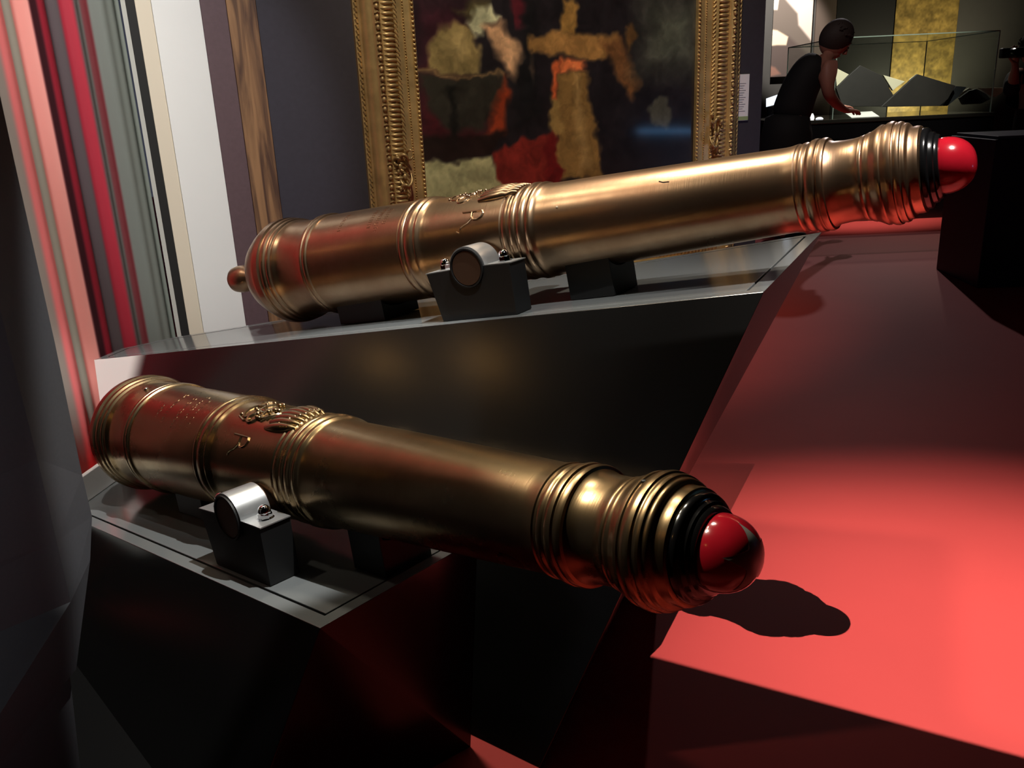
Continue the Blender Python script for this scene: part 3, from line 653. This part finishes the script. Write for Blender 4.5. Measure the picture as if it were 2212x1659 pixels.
painted('canvas', None, np.array([ix0 - .004, .012, iz0 - .004]), np.array([1.0, 0, 0]), np.array([0, 0, 1.0]), ix1 - ix0 + .008, iz1 - iz0 + .008, mat('varnished_paint', rough=.36, vcol='paint', spec=.4, coat=.6), pic_col, pic, 330, 460)
# wall label
def wallcard(name, px, py, w, h, m, label, cat):
    x, z = wl_(px, py); r = empty(name, M=FR); tag(r, label, cat)
    MB().box((x, .004, z), (w, .006, h)).build('card', m, r, bevel=.0008); return r, x, z
r_, x_, z_ = wallcard('wall_label', 1600, 211, .062, .165, mat('white_card', (232, 230, 236), .5), 'small white caption card with a green foot on the wall right of the gilt frame', 'label')
MB().box((x_, .0078, z_ - .0745), (.0605, .001, .014)).build('green_band', mat('pale_green', (150, 168, 120), .5), r_)
mb = MB()
for j in range(13):
    L_w = .040 - .012 * ((j * 7) % 3) / 2; mb.box((x_ - .004 + (L_w - .04) / 2, .0076, z_ + .050 - j * .0082), (L_w, .0006, .0016))
mb.build('text_lines', mat('grey_ink', (120, 120, 128), .6), r_)

# ------------------------------------------------------------------ far side of the room
YF = 12.68
def fx(u, v, Y=YF): return at(u, v, Y)
def far_board(name, u0, u1, v0, v1, m, label=None, cat=None, th=.03, Y=YF, z1=None, group=None):
    a = fx(u0, (v0 + v1) / 2, Y); b = fx(u1, (v0 + v1) / 2, Y); zt_ = fx((u0 + u1) / 2, v0, Y)[2] if z1 is None else z1; zb = max(0.0, fx((u0 + u1) / 2, v1, Y)[2])
    o = MB().box(((a[0] + b[0]) / 2, Y, (zt_ + zb) / 2), (b[0] - a[0], th, zt_ - zb)).build(name, m); 
    return o
o = far_board('trim_7', 1795, 1927, 0, 400, mat('black_board', (22, 22, 24), .6), z1=3.6); structure(o)
o = far_board('trim_8', 1752, 1794, 0, 400, mat('brown_board', (92, 78, 70), .7), z1=3.6); structure(o)
a, b = fx(1928, 80), fx(2062, 80)
def gold_col(u, v):
    n = vnoise(u, v, 16, 5) * .35 + vnoise(u, v, 46, 6) * .25 + vnoise(u, v * 3, 9, 8) * .2; k = .62 + n
    return np.array([.60, .50, .27]) * k[..., None]
gpn = empty('gold_leaf_panel', (a[0], YF - .03, .25)); tag(gpn, 'mottled gold leaf panel on the far wall behind the open books', 'wall panel')
painted('gilded_board', None, np.array([0, 0, 0]), np.array([1.0, 0, 0]), np.array([0, 0, 1.0]), b[0] - a[0], 3.2, mat('gold_leaf', rough=.45, metal=.2, vcol='paint'), gold_col, gpn, 120, 220)
# distant portrait: generic soft patches
a, b = fx(1666, 80), fx(1750, 80); pz0 = fx(1700, 166)[2]
por = empty('unframed_portrait', (a[0], YF - .05, pz0)); tag(por, 'brightly lit pale picture of a dark-clothed figure, left of the bending visitor', 'painting')
def por_col(u, v):
    c = np.zeros(u.shape + (3,)) + np.array([225, 205, 195]) / 255
    def P(l): return [((fx(x, y)[0] - a[0]), fx(x, y)[2] - pz0) for x, y in l]
    for pts, col, soft in [([(1660, 0), (1690, -5), (1720, 30), (1722, 55), (1752, 92), (1752, 170), (1660, 170)], (112, 100, 92), .03), ([(1660, 70), (1700, 78), (1745, 120), (1740, 170), (1660, 170)], (92, 78, 74), .05), ([(1660, 64), (1676, 66), (1700, 80), (1696, 98), (1676, 98), (1660, 100)], (250, 226, 196), .02),
                           ([(1663, 0), (1680, 0), (1677, 22), (1664, 22)], (250, 240, 225), .02), ([(1660, 142), (1672, 146), (1684, 160), (1660, 166)], (150, 110, 96), .03)]:
        m_ = poly_mask(u, v, P(pts), soft)[..., None]; c = c * (1 - m_) + np.array(col) / 255 * m_
    return c
painted('picture_board', None, np.zeros(3), np.array([1.0, 0, 0]), np.array([0, 0, 1.0]), b[0] - a[0], 2.2, mat('matt_paint', rough=.6, vcol='paint'), por_col, por, 90, 200)

# showcase ----------------------------------------------------------------
YS = 7.06
cr = fx(2150, 242, YS); zt_ = cr[2]; xr = cr[0]; xl = fx(1700, 262, YS)[0]; dpt = 1.25
shc = empty('glass_showcase', ((xl + xr) / 2, YS + dpt / 2, 0)); tag(shc, 'black showcase with a glass hood holding open books, in front of the gold panel', 'display case')
so = np.array(shc.location)
BG = mat('black_gloss_base', (12, 12, 14), .25)
MB().box(((xl + xr) / 2 - so[0], 0, (zt_ - .03) / 2), (xr - xl, dpt, zt_ - .03)).build('base', BG, shc, bevel=.004)
MB().box(((xl + xr) / 2 - so[0], 0, zt_ - .015), (xr - xl + .01, dpt + .01, .03)).build('display_deck', mat('gloss_deck', (34, 33, 30), .08), shc, bevel=.004)
def glass_mat():
    m = D.materials.new('clear_glass'); m.use_nodes = True; N = m.node_tree.nodes; L = m.node_tree.links; N.remove(N['Principled BSDF'])
    t = N.new('ShaderNodeBsdfTransparent'); t.inputs[0].default_value = (.95, .97, .96, 1); g = N.new('ShaderNodeBsdfGlossy'); g.inputs['Roughness'].default_value = .03
    f = N.new('ShaderNodeFresnel'); f.inputs[0].default_value = 1.25; mx = N.new('ShaderNodeMixShader'); mn = N.new('ShaderNodeMath'); mn.operation = 'MINIMUM'; mn.inputs[1].default_value = .16
    L.new(f.outputs[0], mn.inputs[0]); L.new(mn.outputs[0], mx.inputs[0]); L.new(t.outputs[0], mx.inputs[1]); L.new(g.outputs[0], mx.inputs[2]); L.new(mx.outputs[0], N['Material Output'].inputs[0]); return m
GL = glass_mat(); GE = mat('glass_edge', (150, 170, 160), .2)
zg = fx(2160, 66, YS + .03)[2]; gx1 = fx(2150, 150, YS + .03)[0]; gx0 = fx(1762, 120, YS + .5)[0]; y0, y1 = .03 - dpt / 2, dpt / 2 - .03
def pane(c, size): MB().box(c, size).build('glass_pane', GL, shc)
zm = (zt_ + zg) / 2; hh = zg - zt_
pane(((gx0 + gx1) / 2 - so[0], y0, zm), (gx1 - gx0, .008, hh)); pane(((gx0 + gx1) / 2 - so[0], y1, zm), (gx1 - gx0, .008, hh))
pane((gx0 - so[0], 0, zm), (.008, y1 - y0, hh)); pane((gx1 - so[0], 0, zm), (.008, y1 - y0, hh)); pane(((gx0 + gx1) / 2 - so[0], 0, zg), (gx1 - gx0, y1 - y0, .008))
mb = MB()
for x in (gx0, gx1):
    for y in (y0, y1): mb.box((x - so[0], y, zm), (.007, .007, hh))
for y in (y0, y1): mb.box(((gx0 + gx1) / 2 - so[0], y, zg), (gx1 - gx0, .007, .007))
for x in (gx0, gx1): mb.box((x - so[0], 0, zg), (.007, y1 - y0, .007))
mb.build('glass_edges', GE, shc)
COVER = mat('dark_leather_cover', (40, 36, 34), .5, noise=.15, nscale=20); PAGE = mat('cream_pages', (236, 228, 200), .7); CRAD = mat('dark_cradle', (40, 42, 46), .4)
def plate(pts, Y, lean, th):
    """board outline standing at depth Y, leaning back by `lean` metres per metre of height, given real thickness"""
    z0 = min(at(u, v, Y)[2] for u, v in pts); P = []
    for u, v in pts:
        p = at(u, v, Y)
        for _ in range(3): p = at(u, v, Y + lean * (p[2] - z0))
        P.append(p)
    return P, [p + np.array([0, th, 0]) for p in P]
def book(cov, pages, label, Y, lean, cradle=None):
    c = at(np.mean([p[0] for p in cov]), max(p[1] for p in cov), Y); c[2] = zt_
    r = empty('open_book', c); tag(r, label, 'book', 'open books in the showcase')
    a, b = plate(cov, Y, lean, .025); MB().prism([p - c for p in a], [p - c for p in b]).build('cover', COVER, r, bevel=.003)
    for pg in pages:
        a, b = plate(pg, Y + .10, lean, .03); MB().prism([p - c for p in a], [p - c for p in b]).build('page_block', PAGE, r, bevel=.003)
    if cradle:
        a, b = plate(cradle, Y + .05, .2, .12); MB().prism([p - c for p in a], [p - c for p in b]).build('cradle', CRAD, r)
book([(1806, 190), (1832, 164), (1858, 141), (1905, 163), (1930, 205), (1902, 230), (1820, 230)], [[(1803, 145), (1834, 161), (1850, 182), (1808, 190)], [(1908, 162), (1955, 176), (1936, 190), (1929, 196)]], 'open book leaning up, dark cover towards the viewer, beside the bending visitor', YS + .42, .25)
book([(1903, 231), (1942, 196), (1972, 168), (1982, 160), (2064, 185), (2048, 214), (2030, 229)], [[(1966, 172), (1982, 160), (1990, 172)]], 'largest open book, dark cover towards the viewer, right in front of the gold panel', YS + .30, .25, [(2035, 229), (2066, 186), (2088, 188), (2070, 210), (2046, 229)])
book([(2072, 212), (2094, 196), (2110, 192), (2130, 202), (2140, 214), (2120, 224), (2080, 226)], [[(2068, 205), (2094, 190), (2102, 192), (2073, 210)], [(2115, 190), (2180, 189), (2152, 209), (2146, 209)]], 'small open book with cream pages at the right end of the showcase', YS + .6, .2)
CARDM = mat('white_label_card', (240, 240, 236), .5)
def card(u0, u1, v, label, w=.16):
    p, q = at(u0, v, YS + .12), at(u1, v, YS + .12); c = (p + q) / 2; c[2] = zt_
    r = empty('caption_card', c); tag(r, label, 'caption card')
    MB().box((0, .05, .02), (q[0] - p[0], w, .008), np.array([[1, 0, 0], [0, .97, .24], [0, -.24, .97]])).build('card_sheet', CARDM, r, bevel=.001)
    MB().prism([(-.03, 0, 0), (-.03, .1, 0), (-.03, .1, .03)], [(.03, 0, 0), (.03, .1, 0), (.03, .1, .03)]).build('card_rest', CRAD, r)
card(1838, 1898, 236, 'bright white caption card lying in the case below the leftmost book')
# blue-white lit card on a stand, left of the visitor
p = at(1668, 216, 6.9); r = empty('lit_caption_screen', (p[0], p[1], 0)); tag(r, 'small glowing white caption screen left of the bending visitor', 'screen')
MB().prism([at(*q_, 6.9) - [p[0], p[1], 0] for q_ in ((1655, 213), (1681, 204), (1680, 214), (1671, 227), (1655, 231))], [at(*q_, 6.93) - [p[0], p[1], -.0] for q_ in ((1655, 213), (1681, 204), (1680, 214), (1671, 227), (1655, 231))]).build('screen', mat('lit_screen', (225, 238, 255), .5, emit=1.5), r)
MB().box((.0, .04, (p[2] - .05) / 2), (.035, .03, p[2] - .05)).build('stand', BG, r)
# small glass objects at the case's left end, brightened by added emission
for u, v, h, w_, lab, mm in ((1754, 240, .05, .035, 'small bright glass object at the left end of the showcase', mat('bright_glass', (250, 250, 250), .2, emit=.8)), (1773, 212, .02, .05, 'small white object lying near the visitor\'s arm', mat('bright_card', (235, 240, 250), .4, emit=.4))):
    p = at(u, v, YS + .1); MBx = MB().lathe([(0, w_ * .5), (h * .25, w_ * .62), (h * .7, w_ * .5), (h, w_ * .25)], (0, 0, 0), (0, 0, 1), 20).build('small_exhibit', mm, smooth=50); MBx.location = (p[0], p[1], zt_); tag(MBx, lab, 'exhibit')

# black stand near the right edge -------------------------------------------
fl = floor_at(2132, 627); YB = fl[1]; xb = fl[0]; ztb = at(2166, 303, YB)[2]
bs = empty('black_display_stand', (xb + .35, YB + .3, 0)); tag(bs, 'tall black display stand on the red floor at the right edge', 'display stand')
BM = mat('black_stand', (17, 19, 26), .5)
MB().box((0, 0, ztb / 2), (.7, .55, ztb), np.array([[.996, -.09, 0], [.09, .996, 0], [0, 0, 1]])).build('body', BM, bs, bevel=.004)
MB().box((0, 0, ztb + .008), (.66, .51, .016), np.array([[.996, -.09, 0], [.09, .996, 0], [0, 0, 1]])).build('top_board', mat('grey_top', (70, 74, 84), .4), bs, bevel=.003)

# ------------------------------------------------------------------ people
def skin(name, pts, edges, m, parent, sub=2, root=0):
    me = D.meshes.new(name); me.from_pydata([tuple(p[0]) for p in pts], edges, []); o = D.objects.new(name, me); COL.objects.link(o); o.parent = parent
    md = o.modifiers.new('skin', 'SKIN'); md.use_smooth_shade = True; md.branch_smoothing = .6
    for i, p in enumerate(pts):
        v = me.skin_vertices[0].data[i]; r = p[1]; v.radius = r if hasattr(r, '__len__') else (r, r); v.use_root = (i == root)
    s = o.modifiers.new('sub', 'SUBSURF'); s.levels = sub; s.render_levels = sub; me.materials.append(m); return o
SKIN = mat('skin', (176, 118, 100), .55); SKIN2 = mat('skin_light', (190, 130, 110), .55); DRESS = mat('black_dress', (24, 22, 24), .8); HAIR = mat('dark_short_hair', (60, 48, 44), .7, bump=.8, bscale=60)
COAT = mat('dark_navy_coat', (24, 26, 36), .8); SHOE = mat('black_shoe', (16, 16, 16), .4)
def hand(pts, edges, base, wrist_i, dirv, spread, sc=1.0):
    dirv = np.array(dirv) / np.linalg.norm(dirv); sp = np.array(spread) / np.linalg.norm(spread); dn_ = np.cross(dirv, sp)
    if dn_[2] > 0: dn_ = -dn_
    pts.append((base, .030 * sc)); b = len(pts) - 1; edges.append((wrist_i, b)); pts.append((base + dirv * .045 * sc, (.038 * sc, .020 * sc))); m_ = len(pts) - 1; edges.append((b, m_))
    for k, (off, ln) in enumerate([(-.030, .062), (-.010, .074), (.011, .070), (.030, .055)]):
        p0 = base + dirv * .080 * sc + sp * off * sc; p1 = p0 + (dirv * ln * .55 + dn_ * .008) * sc; p2 = p1 + (dirv * ln * .35 + dn_ * .022) * sc
        i0 = len(pts); pts += [(p0, .0095 * sc), (p1, .0088 * sc), (p2, .0075 * sc)]; edges += [(m_, i0), (i0, i0 + 1), (i0 + 1, i0 + 2)]
    i0 = len(pts); p0 = base + (dirv * .030 - sp * .040) * sc; p1 = p0 + (dirv * .030 - sp * .018 + dn_ * .01) * sc; pts += [(p0, .0115 * sc), (p1, .0095 * sc)]; edges += [(b, i0), (i0, i0 + 1)]
def head(root, c, r, fwd, m_skin, m_hair, long=False):
    """egg-shaped head with brow, nose, mouth, ears and a cap of hair"""
    f = np.array(fwd, float); f /= np.linalg.norm(f); s = np.cross(f, [0, 0, 1.0]); s /= np.linalg.norm(s); u = np.cross(s, f); ax = np.array([f, s, u]); c = np.array(c)
    h = MB().ball(c, r, 28, 20, (1.0, .80, 1.22), ax); h.ball(c + (f * .42 - u * .62) * r, r * .55, 18, 12, (1, .9, .9), ax)
    h.tube([c + (f * .96 + u * .15) * r, c + (f * 1.14 - u * .22) * r, c + (f * 1.0 - u * .32) * r], [r * .07, r * .13, r * .09], 10)
    for e in (-1, 1): h.ball(c + (s * e * .80 - u * .12 - f * .05) * r, r * .2, 12, 8, (.8, .35, 1.2), ax); h.ball(c + (f * .88 + s * e * .30 + u * .18) * r, r * .12, 10, 8, (.6, 1, .5), ax)
    h.ball(c + (f * .96 - u * .58) * r, r * .14, 10, 8, (.5, 1.7, .45), ax)
    ho = h.build('head', m_skin, root, smooth=80)
    e_ = MB()
    for e in (-1, 1): MB().ball(c + (f * .97 + s * e * .29 + u * .10) * r, r * .085, 10, 8).build('eye', mat('eye', (60, 50, 46), .3), ho)
    hh_ = MB().ball(c + (-f * .14 + u * .16) * r, r * 1.08, 28, 20, (1.0, .90, 1.16), ax)
    rn = random.Random(5)
    for k in range(70):
        a_, b2 = rn.uniform(0, 6.28), rn.uniform(.0, 1.35); dv = f * math.cos(a_) * math.sin(b2) + s * math.sin(a_) * math.sin(b2) + u * math.cos(b2)
        p_ = c + (-f * .14 + u * .16) * r + dv * r * 1.12; hh_.tube([p_ - dv * r * .1, p_ + (f * .10 + u * .06) * r * rn.random()], [r * .10, r * .03], 6)
    hh_.build('hair', m_hair, root, smooth=80)
# bending visitor
YW = 6.3
def wp(u, v, dy=0): return at(u, v, YW + dy)
vis = empty('person', (wp(1700, 300)[0], YW, 0)); tag(vis, 'person in a sleeveless black dress bending over the showcase', 'person'); vo = np.array(vis.location)
def ww(u, v, dy=0): return wp(u, v, dy) - vo
pel = ww(1703, 268); hipL = ww(1690, 292, .02); 
zf = lambda x, y: np.array([x, y, .05])
pts = [(pel, .125), (ww(1716, 222), .115), (ww(1735, 178), (.125, .11)), (ww(1762, 140), (.12, .11)), (ww(1787, 122), .055), (ww(1798, 108), .055)]
edges = [(0, 1), (1, 2), (2, 3), (3, 4), (4, 5)]
def limb(p_from, chain):
    prev = p_from
    for p, r in chain: pts.append((p, r)); edges.append((prev, len(pts) - 1)); prev = len(pts) - 1
    return prev
w_ = limb(3, [(ww(1788, 140, -.13), .062), (ww(1786, 176, -.16), .050), (ww(1790, 204, -.16), .042), (ww(1806, 224, -.05), .034), (ww(1822, 236, .08), .026)])
hand(pts, edges, ww(1827, 239, .12), w_, (1, .6, -.05), (.4, -.8, 0))
w_ = limb(3, [(ww(1775, 145, .15), .060), (ww(1785, 180, .30), .046), (ww(1790, 206, .42), .040), (ww(1806, 228, .55), .028)])
hand(pts, edges, ww(1812, 231, .60), w_, (1, .5, -.05), (.4, -.8, 0))
for sy in (-.09, .09):
    k = limb(0, [(pel + [0, sy, -.12], .10), (pel * [1, 1, 0] + [-.01, sy, .42], .062), (pel * [1, 1, 0] + [-.05, sy, .10], .040), (pel * [1, 1, 0] + [-.03, sy, .035], .036), (pel * [1, 1, 0] + [.09, sy, .03], .028)])
skin('body', pts, edges, SKIN, vis)
dp = [(pel, .155), (ww(1716, 222), .142), (ww(1733, 178), (.150, .135)), (ww(1757, 142), (.142, .13)), (ww(1776, 128), (.09, .075)), (pel + [-.01, 0, -.22], .165), (pel * [1, 1, 0] + [-.02, 0, .42], .17), (pel * [1, 1, 0] + [-.02, 0, .34], .17)]
skin('dress', dp[:5], [(0, 1), (1, 2), (2, 3), (3, 4)], DRESS, vis)
MB().lathe([(-.02, .10), (0, .150), (.12, .175), (.30, .180), (float(pel[2]) - .42, .185), (float(pel[2]) - .40, .172)], tuple(pel + [-.01, 0, .05]), (0, 0, -1), 40).build('skirt', DRESS, vis, smooth=60)
for sy in (-.09, .09): MB().ball(pel * [1, 1, 0] + [.04, sy, .04], .05, 16, 10, (2.2, .85, .8)).build('shoe', SHOE, vis, smooth=80)
head(vis, ww(1806, 86), .098, (.72, -.10, -.68), SKIN, HAIR)
# visitor with a camera, cropped by the right edge
YP = 7.5
def w2(u, v, dy=0): return at(u, v, YP + dy)
v2 = empty('person', (w2(2240, 200)[0], YP, 0)); tag(v2, 'person in a dark coat holding up a black camera, cropped by the right edge', 'person'); vo2 = np.array(v2.location)
def q2(u, v, dy=0): return w2(u, v, dy) - vo2
pel = q2(2238, 262); pts = [(pel, .15), (q2(2236, 225), .15), (q2(2236, 188), (.17, .13)), (q2(2238, 158), (.17, .12)), (q2(2236, 138), .055), (q2(2234, 122), .055)]; edges = [(0, 1), (1, 2), (2, 3), (3, 4), (4, 5)]
w_ = limb(3, [(q2(2196, 160, -.05), .070), (q2(2188, 196, -.18), .052), (q2(2190, 165, -.30), .042), (q2(2194, 146, -.32), .032)]); hand(pts, edges, q2(2194, 140, -.32), w_, (-.05, 0, 1), (1, .2, 0))
w_ = limb(3, [(q2(2275, 160, -.05), .070), (q2(2285, 200, -.18), .052), (q2(2262, 170, -.30), .042), (q2(2240, 150, -.32), .032)]); hand(pts, edges, q2(2236, 142, -.32), w_, (-.3, 0, 1), (1, .2, 0))
for sx in (-.10, .10): limb(0, [(pel + [sx, 0, -.14], .10), (pel * [1, 1, 0] + [sx, 0, .44], .068), (pel * [1, 1, 0] + [sx, 0, .10], .045), (pel * [1, 1, 0] + [sx, -.10, .03], .034)])
skin('body', pts, edges, SKIN2, v2)
cp = [(pel, .19), (q2(2236, 225), .18), (q2(2236, 188), (.195, .155)), (q2(2238, 160), (.19, .14)), (q2(2190, 164, -.05), .085), (q2(2184, 198, -.18), .066), (q2(2186, 172, -.27), .056), (q2(2278, 164, -.05), .085), (q2(2288, 200, -.18), .066), (q2(2266, 174, -.27), .056), (pel + [0, 0, -.3], .20),
      (pel * [1, 1, 0] + [-.1, 0, .42], .085), (pel * [1, 1, 0] + [-.1, 0, .08], .065), (pel * [1, 1, 0] + [.1, 0, .42], .085), (pel * [1, 1, 0] + [.1, 0, .08], .065)]
skin('coat', cp, [(0, 1), (1, 2), (2, 3), (3, 4), (4, 5), (5, 6), (3, 7), (7, 8), (8, 9), (0, 10), (10, 11), (11, 12), (10, 13), (13, 14)], COAT, v2)
for sx in (-.1, .1): MB().ball(pel * [1, 1, 0] + [sx, -.06, .04], .05, 16, 10, (.85, 2.2, .8)).build('shoe', SHOE, v2, smooth=80)
head(v2, q2(2230, 106), .105, (-.5, -.86, -.1), SKIN2, HAIR)
kc = w2(2188, 114, -.36); km = empty('hand_camera', kc); tag(km, 'black camera held up by the visitor at the right edge', 'camera')
MB().box((0, 0, 0), (.20, .05, .075)).build('camera_body', BM, km, bevel=.012)
MB().lathe([(0, .034), (.06, .034), (.07, .030), (.09, .032)], (-.02, -.02, 0), (0, -1, 0), 32).build('lens', PLUG, km, smooth=40)

# ------------------------------------------------------------------ out of frame
# unseen board added under the floor spot to cut its straight shadow edge
c0, c1, c2 = floor_at(1480, 1437), floor_at(1490, 1338), floor_at(2212, 1635)
fr_ = .30
def shade(p): return LB + (np.array(p) - LB) * fr_
v2_ = (c2 - c0) / np.linalg.norm(c2 - c0)
t0, t1 = shade(c0 - v2_ * .45), shade(c0 + v2_ * 3.0); dwn = np.array([-v2_[1], v2_[0], 0]); dwn = -dwn if dwn[1] > 0 else dwn
q_ = [t0, t1, t1 + dwn * .3, t0 + dwn * .3]
structure(MB().prism([p - np.array([0, 0, .014]) for p in q_], [p - np.array([0, 0, .002]) for p in q_]).build('shadow_edge_board', BLACK))

# warm wall lamps out of frame on the left: they show as soft glints in the big plinth's front face
lampm = mat('warm_lamp_glass', (255, 190, 110), .4, emit=16)
for (px, py), lab, rr in (((830, 782), 'small warm wall lamp, farthest from the viewer, glinting left in the big plinth', .045), ((1042, 778), 'middle warm wall lamp glinting in the centre of the big plinth face', .055), ((1450, 812), 'larger warm wall lamp glinting at the right end of the big plinth face', .085)):
    p = onplane(px, py, A, Nf); i_ = p - CAM; i_ /= np.linalg.norm(i_); m_ = i_ - 2 * (i_ @ Nf) * Nf; q_ = p + m_ * ((-3.95 - p[0]) / m_[0])
    if q_[2] > 3.2: q_ = p + m_ * ((3.2 - p[2]) / m_[2])
    e = empty('wall_lamp', q_); tag(e, lab, 'lamp')
    MB().ball((0, 0, 0), rr, 24, 16).build('lamp_globe', lampm, e, smooth=80)
    MB().tube([(-.04, 0, -rr), (-.15, 0, -rr - .05), (-4.36 - q_[0], 0, -rr - .05)], .012, 10).build('lamp_arm', BLACK, e, smooth=60)
# blue-white light strip of a case on the viewer's side, mirrored in the varnish of the painting
pts_ = []
for px in (1378, 1498):
    p = wallpt(px, 283, .014); i_ = p - CAM; i_ /= np.linalg.norm(i_); m_ = i_ - 2 * (i_ @ WN) * WN; pts_.append(p + m_ * 3.0)
mid = (pts_[0] + pts_[1]) / 2; e = empty('case_light_strip', (mid[0], mid[1], 0)); tag(e, 'glowing blue-white case light strip on a post, mirrored low in the painting', 'light')
w0, w1 = pts_[0] - [mid[0], mid[1], 0], pts_[1] - [mid[0], mid[1], 0]
MB().tube([w0, w1], .012, 10).build('light_tube', mat('cool_light_tube', (120, 190, 255), .4, emit=9), e, smooth=60)
MB().box((0, 0, (mid[2] - .02) / 2), (.04, .04, mid[2] - .03)).build('post', BLACK, e)
